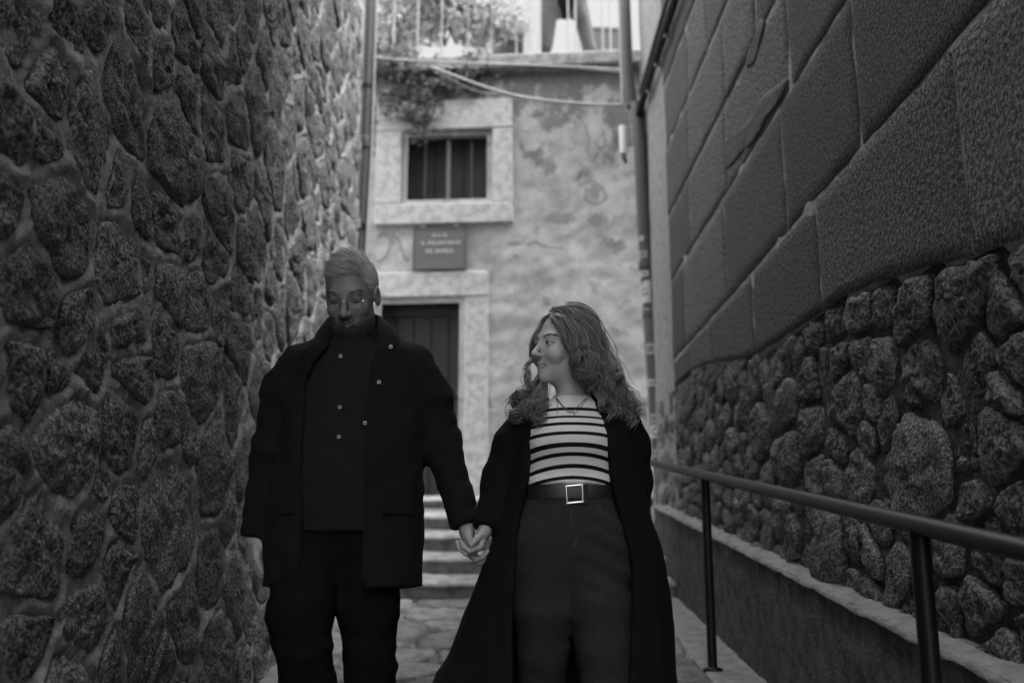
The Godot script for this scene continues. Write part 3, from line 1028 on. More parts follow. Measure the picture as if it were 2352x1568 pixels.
func build_pipes() -> void:
	# left downpipe at the corner of the rubble wall
	var lp := thing("drainpipe", "dark drainpipe with a pale edge at the corner of the rubble wall", "pipe", Vector3(-1.24, 1.0, -8.6))
	var a := at_d(851, -60, -8.6) - lp.position
	var b := at_d(838, 340, -8.6) - lp.position
	var c := at_d(822, 640, -8.6) - lp.position
	var e := at_d(806, 1180, -8.6) - lp.position
	var m := MB.new()
	tube(m, [a, b], 0.052, 14)
	put("pipe_length", m.mesh(), M.pipe, lp)
	m = MB.new()
	tube(m, [b + Vector3(0, 0.02, 0), c, e], 0.050, 14)
	put("pipe_length", m.mesh(), M.pipe, lp)
	m = MB.new()
	tube(m, [b + Vector3(0, 0.10, 0), b + Vector3(0, 0.09, 0), b, b - Vector3(0, 0.01, 0)], [0.053, 0.060, 0.060, 0.053], 14)
	put("socket", m.mesh(), M.pipe, lp)
	m = MB.new()
	tube(m, [a + Vector3(0.068, 0, 0.03), b + Vector3(0.064, 0, 0.03), c + Vector3(0.058, 0, 0.03)], 0.012, 8)
	put("conduit", m.mesh(), M.pipe_light, lp)
	for v in [200, 520]:
		var q := at_d(842 if v == 200 else 830, v, -8.6) - lp.position
		m = MB.new()
		tube(m, [q + Vector3(0, 0.02, 0), q - Vector3(0, 0.02, 0)], 0.058, 14)
		box(m, q + Vector3(-0.06, 0, -0.02), Vector3(0.08, 0.03, 0.03), 0.003)
		put("bracket", m.mesh(false), M.black_metal, lp)
	# right downpipe with stickers
	var rp := thing("sticker_drainpipe", "dark drainpipe dotted with pale stickers at the end of the ashlar wall", "pipe", Vector3(1.36, 1.0, -8.55))
	var line := [[1462, 236], [1470, 330], [1479, 520], [1487, 640], [1494, 730]].map(func(q): return at_d(q[0], q[1], -8.55) - rp.position)
	m = MB.new()
	tube(m, line, 0.058, 14)
	put("pipe_length", m.mesh(), M.pipe, rp)
	var line2 := [[1494, 722], [1501, 830], [1512, 1000], [1521, 1100], [1530, 1230]].map(func(q): return at_d(q[0], q[1], -8.55) - rp.position)
	m = MB.new()
	tube(m, line2, 0.066, 14)
	put("pipe_length", m.mesh(), M.pipe, rp)
	for v in [[1483, 610, 0.064], [1494, 722, 0.072], [1468, 262, 0.066]]:
		var q := at_d(v[0], v[1], -8.55) - rp.position
		m = MB.new()
		tube(m, [q + Vector3(0, 0.035, 0), q + Vector3(0, 0.03, 0), q - Vector3(0, 0.03, 0), q - Vector3(0, 0.035, 0)], [v[2] - 0.008, v[2], v[2], v[2] - 0.008], 14)
		put("socket", m.mesh(), M.pipe, rp)
	var lamp_paper := mat("sticker_paper", 0.50, 0.7)
	var paper := mat("sticker_paper_worn", 0.34, 0.8)
	var ink := mat("sticker_ink", 0.06, 0.8)
	for s in [[1473, 545, 14, 12, 0], [1472, 582, 26, 18, 1], [1470, 626, 26, 14, 0], [1472, 668, 30, 54, 2], [1474, 712, 22, 12, 1], [1485, 800, 22, 26, 1], [1490, 878, 26, 16, 0], [1496, 960, 24, 22, 1], [1500, 990, 30, 30, 2], [1506, 1040, 20, 18, 1]]:
		var q := at_d(s[0], s[1], -8.48) - rp.position
		var axis: Vector3 = at_d(s[0] + 14, s[1], -8.55) - rp.position
		var w: float = s[2] / 265.0
		var hh: float = s[3] / 265.0 * 0.5
		var r: float = 0.0605 if s[1] < 715 else 0.0685
		var pm := MB.new()
		var mid := (-0.75 if s[0] < 1480 else -0.45)
		# follow the pipe
		var best := Vector3.ZERO
		var lines: Array = line if s[1] < 722 else line2
		for k in lines.size() - 1:
			var p0: Vector3 = lines[k]
			var p1: Vector3 = lines[k + 1]
			if q.y <= p0.y + 0.01 and q.y >= p1.y - 0.01: best = p0.lerp(p1, (p0.y - q.y) / (p0.y - p1.y))
		for i in 7:
			var an := mid + (float(i) / 6.0 - 0.5) * w / r
			for sy in [-1, 1]: pm.p(best + Vector3(sin(an) * r, sy * hh, cos(an) * r))
		for i in 6: pm.quad(i * 2, i * 2 + 2, i * 2 + 3, i * 2 + 1)
		var sn := put("sticker", pm.mesh(), paper if s[4] == 1 else lamp_paper, rp)
		# a few strokes of print
		var im := MB.new()
		if s[4] == 2:
			for an in 14:
				var t0 := TAU * an / 14.0
				var t1 := TAU * (an + 1) / 14.0
				if an in [0, 1]: continue
				var pts := []
				for t in [t0, t1]:
					for rr in [0.42, 0.62]:
						var aa: float = mid + cos(t) * rr * 0.5 * w / r
						pts.append(im.p(best + Vector3(sin(aa) * (r + 0.0015), sin(t) * rr * minf(hh, w * 0.5), cos(aa) * (r + 0.0015))))
				im.quad(pts[0], pts[1], pts[3], pts[2])
		else:
			for k in 3:
				var a0 := mid + (-0.3 + 0.22 * k) * w / r
				var a1 := a0 + 0.12 * w / r
				var ids := []
				for aa in [a0, a1]:
					for sy in [-0.55, 0.55]: ids.append(im.p(best + Vector3(sin(aa) * (r + 0.0015), sy * hh, cos(aa) * (r + 0.0015))))
				im.quad(ids[0], ids[2], ids[3], ids[1])
		put("print", im.mesh(), ink, sn)
	# pale upper pipe standing beside it
	var up := thing("zinc_pipe", "pale zinc pipe rising above the sticker-covered drainpipe", "pipe", Vector3(1.25, 4.0, -8.7))
	m = MB.new()
	tube(m, [at_d(1433, -60, -8.7) - up.position, at_d(1441, 160, -8.7) - up.position, at_d(1452, 245, -8.68) - up.position], 0.055, 14)
	put("pipe_length", m.mesh(), M.pipe_mid if M.has("pipe_mid") else M.pipe, up)
	m = MB.new()
	tube(m, [at_d(1422, -60, -8.72) - up.position, at_d(1432, 236, -8.72) - up.position], 0.022, 10)
	put("conduit", m.mesh(), M.pipe_light, up)
	# pipe running down along the right wall to the corner
	var wp := thing("sloping_pipe", "black pipe sloping along the top of the ashlar wall to the corner", "pipe", Vector3(1.36, 5.0, -7.6))
	var w0 := on_x(1562, -40, XR - 0.07)
	var w1 := on_x(1476, 232, XR - 0.07)
	m = MB.new()
	tube(m, [w0 - wp.position, w1 - wp.position, at_d(1468, 262, -8.5) - wp.position], 0.034, 10)
	put("pipe_length", m.mesh(), M.black_metal, wp)
	m = MB.new()
	tube(m, [w0 + Vector3(-0.02, 0.13, 0.0) - wp.position, w1 + Vector3(-0.02, 0.08, 0) - wp.position], 0.02, 8)
	put("cable_run", m.mesh(), M.cable, wp)
	for f in [0.35, 0.6, 0.85]:
		m = MB.new()
		box(m, w0.lerp(w1, f) + Vector3(0.03, 0.05, 0) - wp.position, Vector3(0.08, 0.22, 0.03), 0.004)
		put("bracket", m.mesh(false), M.pipe_light, wp)
	# small white box on the pipe
	var wb := thing("wall_lamp", "small white tube lamp fixed beside the right drainpipe", "lamp", at_d(1431, 322, -8.75))
	m = MB.new()
	tube(m, [Vector3(0, 0.145, 0), Vector3(0, 0.14, 0), Vector3(0.004, -0.13, 0), Vector3(0.004, -0.138, 0)], [0.03, 0.037, 0.037, 0.03], 14)
	put("tube_cover", m.mesh(), mat("white_plastic", 0.72, 0.4), wb)
	m = MB.new()
	tube(m, [Vector3(0.004, -0.138, 0), Vector3(0.012, -0.19, 0.0), Vector3(0.03, -0.22, -0.02)], [0.022, 0.02, 0.016], 10)
	put("socket", m.mesh(), M.pipe, wb)
	m = MB.new()
	box(m, Vector3(0.06, -0.03, -0.02), Vector3(0.07, 0.04, 0.03), 0.004)
	put("bracket", m.mesh(false), M.pipe_light, wb)
	# overhead cables
	var defs := [["pale twisted cable stretched level under the terrace edge", [[846, 128], [900, 136], [1000, 142], [1120, 146], [1280, 152], [1440, 160]], -9.05, 0.010, 1], ["dark cable stretched just below the pale level cable", [[1090, 142], [1200, 150], [1330, 158], [1442, 168]], -9.1, 0.011, 0], ["slack cable sagging from the creeper to the right drainpipe", [[985, 152], [1060, 180], [1140, 208], [1220, 226], [1340, 238], [1468, 241]], -8.95, 0.012, 1], ["thin slack cable drooping below its neighbour over the window", [[1000, 160], [1060, 196], [1120, 216], [1180, 218], [1250, 230]], -8.98, 0.008, 0]]
	for d in defs:
		var pts: Array = d[1].map(func(q): return at_d(q[0], q[1], d[2]))
		var o: Vector3 = pts[0]
		m = MB.new()
		tube(m, spline(pts.map(func(q): return q - o), 6), d[3], 6)
		var cb := put("cable", m.mesh(), M.cable_pale if d[4] == 1 else M.cable, self)
		cb.position = o
		tag(cb, d[0], "cable", "cables overhead")

# ---------- handrail ----------
func build_railing() -> void:
	var r := thing("handrail", "black tubular handrail on posts along the cement plinth", "handrail", Vector3(1.1, ground_y(-5.27), -5.27))
	var o := r.position
	var at := func(z: float) -> Vector3: return Vector3(1.1, ground_y(z) + 0.985, z)
	var m := MB.new()
	tube(m, [at.call(-0.4) - o, at.call(-3.5) - o, at.call(-7.5) - o], 0.026, 16)
	put("rail_tube", m.mesh(), M.black_metal, r)
	for z in [-7.3, -5.27, -2.62]:
		m = MB.new()
		tube(m, [at.call(z) - o + Vector3(0, -0.01, 0), Vector3(1.1, ground_y(z) - 0.04, z) - o], 0.024 if z < -3 else 0.026, 14)
		put("post", m.mesh(), M.black_metal, r)
		m = MB.new()
		tube(m, [Vector3(1.1, ground_y(z) + 0.02, z) - o, Vector3(1.1, ground_y(z) + 0.012, z) - o, Vector3(1.1, ground_y(z) - 0.02, z) - o], [0.03, 0.05, 0.052], 14)
		put("base_collar", m.mesh(), M.black_metal, r)

# ---------- bodies: fields of distance, meshed as surface nets ----------
class Field:
	var kind := PackedInt32Array()       # 0 capsule, 1 ellipsoid
	var minus := PackedInt32Array()
	var k := PackedFloat32Array()
	var a := PackedVector3Array()
	var b := PackedVector3Array()
	var r := PackedFloat32Array()
	var dr := PackedFloat32Array()
	var inv: Transform3D = Transform3D.IDENTITY
	var scale := 1.0
	func cap(p: Vector3, q: Vector3, r0: float, r1: float, soft := 0.02, cut := 0) -> void:
		kind.append(0); minus.append(cut); k.append(soft); a.append(p); b.append(q - p); r.append(r0); dr.append(r1 - r0)
	func ell(c: Vector3, rad: Vector3, soft := 0.02, cut := 0) -> void:
		kind.append(1); minus.append(cut); k.append(soft); a.append(c); b.append(Vector3.ONE / rad); r.append(0.0); dr.append(0.0)
	func both(c: Vector3, rad: Vector3, soft := 0.02, cut := 0) -> void:
		ell(c, rad, soft, cut)
		ell(Vector3(-c.x, c.y, c.z), rad, soft, cut)
	func d(w: Vector3) -> float:
		var p := inv * w
		var out := 9.0
		for i in kind.size():
			var e: float
			var q := p - a[i]
			if kind[i] == 0:
				var ba := b[i]
				var h := clampf(q.dot(ba) / maxf(ba.length_squared(), 1e-12), 0.0, 1.0)
				e = (q - ba * h).length() - r[i] - dr[i] * h
			else:
				var ir := b[i]
				var q1 := q * ir
				var k0 := q1.length()
				var k1 := (q1 * ir).length()
				e = k0 * (k0 - 1.0) / maxf(k1, 1e-9) if k0 > 1e-6 else -0.5 / maxf(ir.x, maxf(ir.y, ir.z))
			var s := k[i]
			if minus[i] == 0:
				var g := maxf(s - absf(out - e), 0.0) / s
				out = minf(out, e) - g * g * s * 0.25
			else:
				var g := maxf(s - absf(out + e), 0.0) / s
				out = maxf(out, -e) + g * g * s * 0.25
		return out * scale

# a garment's trunk: ellipses stacked by height
class Stack:
	var lo := 0.0
	var hi := 1.0
	var n := 96
	var cx := PackedFloat32Array()
	var cz := PackedFloat32Array()
	var ax := PackedFloat32Array()
	var az := PackedFloat32Array()
	func setup(rows: Array) -> void:   # rows: [y, cx, cz, ax, az] from top to bottom
		hi = rows[0][0]
		lo = rows[-1][0]
		for i in n + 1:
			var y := lerpf(lo, hi, float(i) / n)
			var j := 0
			while j < rows.size() - 2 and rows[j + 1][0] > y: j += 1
			var p: Array = rows[maxi(j - 1, 0)]
			var q: Array = rows[j]
			var e: Array = rows[j + 1]
			var f: Array = rows[mini(j + 2, rows.size() - 1)]
			var t := clampf((q[0] - y) / maxf(q[0] - e[0], 1e-6), 0, 1)
			var v := []
			for m in range(1, 5): v.append(cubic_interpolate(q[m], e[m], p[m], f[m], t))
			cx.append(v[0]); cz.append(v[1]); ax.append(maxf(v[2], 0.01)); az.append(maxf(v[3], 0.01))
	func d(p: Vector3, grow := 0.0) -> float:
		var t := clampf((p.y - lo) / (hi - lo), 0.0, 0.99999) * n
		var i := int(t)
		var f := t - i
		var a := lerpf(ax[i], ax[i + 1], f) + grow
		var b := lerpf(az[i], az[i + 1], f) + grow
		var x := absf(p.x - lerpf(cx[i], cx[i + 1], f)) / a
		var z := absf(p.z - lerpf(cz[i], cz[i + 1], f)) / b
		# a rounded oblong: fuller than an ellipse
		var m := pow(pow(x, 2.4) + pow(z, 2.4), 1.0 / 2.4)
		var e := (m - 1.0) * minf(a, b) if m < 1.0 else (m - 1.0) * lerpf(b, a, x / maxf(x + z, 1e-6)) * 0.85
		return maxf(e, maxf(p.y - hi, lo - p.y))
	func front(x: float, y: float) -> float:   # z of the front surface
		var t := clampf((y - lo) / (hi - lo), 0.0, 0.99999) * n
		var i := int(t)
		var q := clampf(absf(x - cx[i]) / ax[i], 0.0, 1.0)
		return cz[i] + az[i] * pow(1.0 - pow(q, 2.4), 1.0 / 2.4)

func smin(a: float, b: float, k: float) -> float:
	var g := maxf(k - absf(a - b), 0.0) / k
	return minf(a, b) - g * g * k * 0.25
func smax(a: float, b: float, k: float) -> float:
	var g := maxf(k - absf(a - b), 0.0) / k
	return maxf(a, b) + g * g * k * 0.25

func nets(b: MB, f: Callable, lo: Vector3, hi: Vector3, cell: float, paint = null, slack := 1.0) -> void:
	const B := 4
	var nb := Vector3i(((hi - lo) / (cell * B)).ceil()) + Vector3i.ONE
	var n := nb * B
	var vals := PackedFloat32Array()
	vals.resize(n.x * n.y * n.z)
	var live := []
	var reach := cell * B * 0.87 * slack + cell * 1.5
	var half := Vector3.ONE * (cell * (B - 1) * 0.5)
	for bz in nb.z:
		for by in nb.y:
			for bx in nb.x:
				var o := Vector3i(bx, by, bz) * B
				var p := lo + Vector3(o) * cell
				var m: float = f.call(p + half)
				var near := absf(m) < reach
				if near: live.append(o)
				for z in B:
					for y in B:
						var at := ((o.z + z) * n.y + o.y + y) * n.x + o.x
						for x in B:
							vals[at + x] = f.call(p + Vector3(x, y, z) * cell) if near else m
	var at_cell := {}
	var sx := 1
	var sy := n.x
	var sz := n.x * n.y
	for o: Vector3i in live:
		for z in range(o.z, mini(o.z + B, n.z - 1)):
			for y in range(o.y, mini(o.y + B, n.y - 1)):
				for x in range(o.x, mini(o.x + B, n.x - 1)):
					var i := z * sz + y * sy + x
					var v0 := vals[i]; var v1 := vals[i + sx]; var v2 := vals[i + sy]; var v3 := vals[i + sx + sy]
					var v4 := vals[i + sz]; var v5 := vals[i + sx + sz]; var v6 := vals[i + sy + sz]; var v7 := vals[i + sx + sy + sz]
					var c := int(v0 < 0) + int(v1 < 0) + int(v2 < 0) + int(v3 < 0) + int(v4 < 0) + int(v5 < 0) + int(v6 < 0) + int(v7 < 0)
					if c == 0 or c == 8: continue
					var s := Vector3.ZERO
					var w := 0
					if (v0 < 0) != (v1 < 0): s += Vector3(v0 / (v0 - v1), 0, 0); w += 1
					if (v2 < 0) != (v3 < 0): s += Vector3(v2 / (v2 - v3), 1, 0); w += 1
					if (v4 < 0) != (v5 < 0): s += Vector3(v4 / (v4 - v5), 0, 1); w += 1
					if (v6 < 0) != (v7 < 0): s += Vector3(v6 / (v6 - v7), 1, 1); w += 1
					if (v0 < 0) != (v2 < 0): s += Vector3(0, v0 / (v0 - v2), 0); w += 1
					if (v1 < 0) != (v3 < 0): s += Vector3(1, v1 / (v1 - v3), 0); w += 1
					if (v4 < 0) != (v6 < 0): s += Vector3(0, v4 / (v4 - v6), 1); w += 1
					if (v5 < 0) != (v7 < 0): s += Vector3(1, v5 / (v5 - v7), 1); w += 1
					if (v0 < 0) != (v4 < 0): s += Vector3(0, 0, v0 / (v0 - v4)); w += 1
					if (v1 < 0) != (v5 < 0): s += Vector3(1, 0, v1 / (v1 - v5)); w += 1
					if (v2 < 0) != (v6 < 0): s += Vector3(0, 1, v2 / (v2 - v6)); w += 1
					if (v3 < 0) != (v7 < 0): s += Vector3(1, 1, v3 / (v3 - v7)); w += 1
					var q := lo + (Vector3(x, y, z) + s / w) * cell
					if paint == null: at_cell[i] = b.p(q)
					else:
						var e = paint.call(q)
						if e is Color: at_cell[i] = b.pc(q, e)
						else: at_cell[i] = b.pu(q, e)
	for i: int in at_cell:
		var inside := vals[i] < 0
		for ax in 3:
			var su: int = [sx, sy, sz][ax]
			if (vals[i + su] < 0) == inside: continue
			var sv: int = [sy, sz, sx][ax]
			var sw: int = [sz, sx, sy][ax]
			var c1 = at_cell.get(i - sv)
			var c2 = at_cell.get(i - sv - sw)
			var c3 = at_cell.get(i - sw)
			if c1 == null or c2 == null or c3 == null: continue
			if inside: b.quad(at_cell[i], c1, c2, c3)
			else: b.quad(at_cell[i], c3, c2, c1)

func shifted(b: MB, base: Vector3) -> MB:
	for i in b.v.size(): b.v[i] -= base
	return b

# ---------- heads and hands ----------
func head_field(at: Transform3D, scale: float, man: bool) -> Field:
	var f := Field.new()
	f.scale = scale
	f.inv = Transform3D(at.basis.scaled(Vector3.ONE * scale), at.origin).affine_inverse()
	f.ell(Vector3(0, 0.040, -0.018), Vector3(0.074, 0.086, 0.096), 0.01)
	f.ell(Vector3(0, -0.030, 0.022), Vector3(0.059 if man else 0.055, 0.088 if man else 0.081, 0.066), 0.035)
	f.ell(Vector3(0, -0.074 if man else -0.068, 0.028), Vector3(0.053 if man else 0.041, 0.040, 0.050), 0.025)
	f.ell(Vector3(0, -0.107 if man else -0.099, 0.060 if man else 0.067), Vector3(0.022 if man else 0.017, 0.018, 0.017), 0.022)
	f.cap(Vector3(-0.034, 0.022, 0.074), Vector3(0.034, 0.022, 0.074), 0.012, 0.012, 0.02)
	f.both(Vector3(0.038, -0.030, 0.060), Vector3(0.024, 0.022, 0.022), 0.02)
	f.both(Vector3(0.032, 0.002, 0.104), Vector3(0.019, 0.015, 0.020), 0.012, 1)
	f.both(Vector3(0.0315, 0.001, 0.0715), Vector3(0.0135, 0.0125, 0.0125), 0.004)
	for s in [-1.0, 1.0]:
		f.cap(Vector3(s * 0.019, 0.004, 0.080), Vector3(s * 0.032, 0.0085, 0.0845), 0.0028, 0.0034, 0.004)
		f.cap(Vector3(s * 0.032, 0.0085, 0.0845), Vector3(s * 0.045, 0.004, 0.076), 0.0034, 0.0028, 0.004)
		f.cap(Vector3(s * 0.020, -0.004, 0.080), Vector3(s * 0.044, -0.003, 0.076), 0.0026, 0.0026, 0.004)
	if man:
		f.cap(Vector3(0, 0.012, 0.083), Vector3(0, -0.032, 0.106), 0.0075, 0.0105, 0.012)
		f.ell(Vector3(0, -0.036, 0.107), Vector3(0.0115, 0.0105, 0.0115), 0.008)
		f.both(Vector3(0.0115, -0.039, 0.097), Vector3(0.0085, 0.0075, 0.0100), 0.006)
	else:
		f.cap(Vector3(0, 0.014, 0.082), Vector3(0, -0.030, 0.1095), 0.0068, 0.0078, 0.012)
		f.ell(Vector3(0, -0.0345, 0.1115), Vector3(0.0092, 0.0080, 0.0090), 0.008)
		f.both(Vector3(0.0105, -0.0375, 0.0985), Vector3(0.0066, 0.0060, 0.0090), 0.006)
	for s in [-1.0, 1.0]:
		if man:
			f.cap(Vector3(s * 0.023, -0.0645, 0.081), Vector3(0, -0.0640, 0.0915), 0.0040, 0.0052, 0.006)
			f.cap(Vector3(s * 0.021, -0.0680, 0.081), Vector3(0, -0.0785, 0.0885), 0.0040, 0.0060, 0.006)
			f.cap(Vector3(s * 0.024, -0.0650, 0.0850), Vector3(0, -0.0715, 0.0965), 0.0020, 0.002, 0.003, 1)
		else:
			# parted in a smile, the corners drawn up and back
			f.cap(Vector3(s * 0.026, -0.0615, 0.0745), Vector3(0, -0.0640, 0.0900), 0.0034, 0.0042, 0.006)
			f.cap(Vector3(s * 0.025, -0.0635, 0.0745), Vector3(0, -0.0800, 0.0880), 0.0036, 0.0052, 0.006)
			f.cap(Vector3(s * 0.020, -0.0650, 0.0850), Vector3(0, -0.0718, 0.0950), 0.0026, 0.0042, 0.003, 1)
			f.ell(Vector3(s * 0.040, -0.036, 0.064), Vector3(0.020, 0.017, 0.017), 0.02)
	f.both(Vector3(0.076, -0.006, -0.010), Vector3(0.010, 0.031, 0.019), 0.008)
	f.both(Vector3(0.084, -0.004, -0.004), Vector3(0.006, 0.019, 0.010), 0.005, 1)
	if man: f.cap(Vector3(0, -0.070, -0.022), Vector3(0, -0.20, -0.085), 0.056, 0.062, 0.03)
	else: f.cap(Vector3(0, -0.075, -0.026), Vector3(0, -0.20, -0.060), 0.046, 0.050, 0.03)
	return f

func add_hand(f: Field, at: Transform3D, curl: Array, size := 1.0, side := 1.0) -> void:
	# x towards the thumb, -y along the fingers, z out of the palm
	var X := func(p: Vector3) -> Vector3: return at * (Vector3(p.x * side, p.y, p.z) * size)
	f.cap(X.call(Vector3(0, 0.02, 0)), X.call(Vector3(0, -0.02, 0)), 0.024 * size, 0.026 * size, 0.012)
	for x in [0.028, 0.010, -0.009, -0.026]:
		f.cap(X.call(Vector3(x * 0.55, -0.02, 0)), X.call(Vector3(x, -0.082, 0)), 0.014 * size, 0.0115 * size, 0.010)
	f.cap(X.call(Vector3(0.018, -0.02, 0.006)), X.call(Vector3(0.032, -0.045, 0.012)), 0.017 * size, 0.014 * size, 0.010)
	var roots := [Vector3(0.029, -0.085, 0), Vector3(0.010, -0.090, 0), Vector3(-0.009, -0.087, 0), Vector3(-0.027, -0.079, 0)]
	var lens := [0.041, 0.046, 0.042, 0.033]
	for i in 4:
		var p: Vector3 = roots[i]
		var ang := 0.0
		var rad := 0.0092 - 0.0004 * i
		for j in 3:
			ang += curl[j] * (1.0 + 0.06 * i)
			var l: float = lens[i] * [1.0, 0.62, 0.5][j]
			var q := p + Vector3(roots[i].x * 0.10, -cos(ang), sin(ang)) * l
			f.cap(X.call(p), X.call(q), rad * size, (rad - 0.0008) * size, 0.003)
			p = q
			rad -= 0.0008
	f.cap(X.call(Vector3(0.032, -0.042, 0.012)), X.call(Vector3(0.044, -0.070, 0.024)), 0.0120 * size, 0.0102 * size, 0.005)
	f.cap(X.call(Vector3(0.044, -0.070, 0.024)), X.call(Vector3(0.043, -0.098, 0.034)), 0.0102 * size, 0.0082 * size, 0.003)

func add_limb(f: Field, pts: Array, radii: Array) -> void:
	for k in pts.size() - 1: f.cap(pts[k], pts[k + 1], radii[k], radii[k + 1], 0.03)

# rows given as [v, left u, right u, half depth, forward] in picture pixels on the plane z
func rows_at(rows: Array, z: float) -> Array:
	return rows.map(func(e):
		var l := on_z(e[1], e[0], z)
		var r := on_z(e[2], e[0], z)
		return [l.y, (l.x + r.x) * 0.5, z + e[4], (r.x - l.x) * 0.5, e[3]])

func strand(b: MB, pts: Array, r0: float, r1: float, sides := 3) -> void:
	var n := pts.size()
	var t0: Vector3 = (pts[1] - pts[0]).normalized()
	var x: Vector3 = t0.cross(Vector3(0.3, 0.5, 0.8)).normalized()
	var first := b.v.size()
	for k in n:
		var t: Vector3 = (pts[mini(k + 1, n - 1)] - pts[maxi(k - 1, 0)]).normalized()
		x = (x - t * x.dot(t)).normalized()
		var y := t.cross(x)
		var r := lerpf(r0, r1, float(k) / (n - 1)) * (0.4 if k == 0 else 1.0)
		for s in sides:
			var an := TAU * s / sides
			b.v.append(pts[k] + (x * cos(an) + y * sin(an)) * r)
	for k in n - 1:
		for s in sides:
			var s2 := (s + 1) % sides
			b.quad(first + k * sides + s, first + k * sides + s2, first + (k + 1) * sides + s2, first + (k + 1) * sides + s)

func disc_button(parent: Node, called: String, p: Vector3, n: Vector3, r: float, m: Material) -> void:
	var b := MB.new()
	tube(b, [Vector3.ZERO, n * 0.003], r, 12)
	var ring := MB.new()
	var bs := Basis.looking_at(n, Vector3.UP if absf(n.y) < 0.9 else Vector3.RIGHT)
	var pts := []
	for k in 13: pts.append(n * 0.0035 + bs * Vector3(cos(TAU * k / 12.0), sin(TAU * k / 12.0), 0) * r)
	tube(ring, pts, r * 0.24, 6, false)
	var o := put(called, b.mesh(false), M.coat, parent)
	o.position = p
	put("rim", ring.mesh(), m, o)

func people_materials() -> void:
	M.skin = mat("skin", 1.0, 0.5, 0.4)
	M.skin.vertex_color_use_as_albedo = true
	M.coat = mat("black_wool", 0.012, 0.95, 0.15)
	M.coat.rim_enabled = true
	M.coat.rim = 0.10
	M.coat_w = mat("black_coat_cloth", 0.009, 0.9, 0.15)
	M.coat_w.rim_enabled = true
	M.coat_w.rim = 0.06
	M.shirt = mat("dark_shirt_cotton", 0.015, 0.9, 0.2)
	M.trousers = mat("black_trouser_cloth", 0.008, 0.95, 0.15)
	M.shoe = mat("dark_leather", 0.02, 0.5)
	M.steel = mat("polished_steel", 0.62, 0.28, 0.5)
	M.steel.metallic = 0.9
	M.wire = mat("thin_dark_wire", 0.05, 0.3, 0.5)
	M.wire.metallic = 0.8
	M.hair_m = mat("short_fair_hair", 0.50, 0.38, 0.5)
	M.beard = mat("dark_beard_hair", 0.06, 0.6, 0.3)
	M.hair_w = mat("brown_curly_hair", 0.16, 0.32, 0.6)
	M.eye = mat("eye", 1.0, 0.12, 0.5)
	M.eye.vertex_color_use_as_albedo = true

func eye_mesh(gaze: Vector3, r: float) -> ArrayMesh:
	var b := MB.new()
	var n := 18
	for j in n + 1:
		for i in n * 2:
			var p := Vector3(sin(PI * j / n) * cos(TAU * i / (n * 2.0)), cos(PI * j / n), sin(PI * j / n) * sin(TAU * i / (n * 2.0)))
			var a := p.dot(gaze)
			b.pc(p * r, Color(0.015, 0.015, 0.015) if a > 0.90 else Color(0.42, 0.42, 0.42))
	for j in n:
		for i in n * 2:
			var i2 := (i + 1) % (n * 2)
			b.quad(j * n * 2 + i, j * n * 2 + i2, (j + 1) * n * 2 + i2, (j + 1) * n * 2 + i)
	return b.mesh()

func shoe(parent: Node, ankle: Vector3, base: Vector3, dir: Vector3, m: Material) -> void:
	var f := Field.new()
	var y := ground_y(ankle.z)
	var toe := ankle + dir * 0.17
	f.cap(Vector3(ankle.x, y + 0.05, ankle.z) - dir * 0.05, Vector3(ankle.x, y + 0.05, ankle.z) + dir * 0.06, 0.045, 0.045, 0.03)
	f.cap(Vector3(ankle.x, y + 0.05, ankle.z), Vector3(ankle.x, y + 0.12, ankle.z), 0.045, 0.045, 0.03)
	f.cap(Vector3(ankle.x, y + 0.04, ankle.z) + dir * 0.06, Vector3(toe.x, ground_y(toe.z) + 0.036, toe.z), 0.045, 0.036, 0.03)
	var b := MB.new()
	var g := func(p: Vector3) -> float: return maxf(f.d(p), ground_y(p.z) + 0.004 - p.y)
	nets(b, g, ankle - Vector3(0.25, 0.25, 0.25), ankle + Vector3(0.25, 0.25, 0.3), 0.014)
	put("shoe", shifted(b, base).mesh(), m, parent)

func build_people() -> void:
	people_materials()
	build_man()
	build_woman()
	build_bystander()

# outline x of a garment's front edge at height y: rows [v, u]
func edge_at(rows: Array, z: float) -> Array:
	return rows.map(func(e): return on_z(e[1], e[0], z))
func edge_x(line: Array, y: float) -> float:
	if y >= line[0].y: return line[0].x
	for k in line.size() - 1:
		if y >= line[k + 1].y:
			return lerpf(line[k].x, line[k + 1].x, (line[k].y - y) / maxf(line[k].y - line[k + 1].y, 1e-6))
	return line[-1].x

const ZM := -3.15
const ZW := -3.10

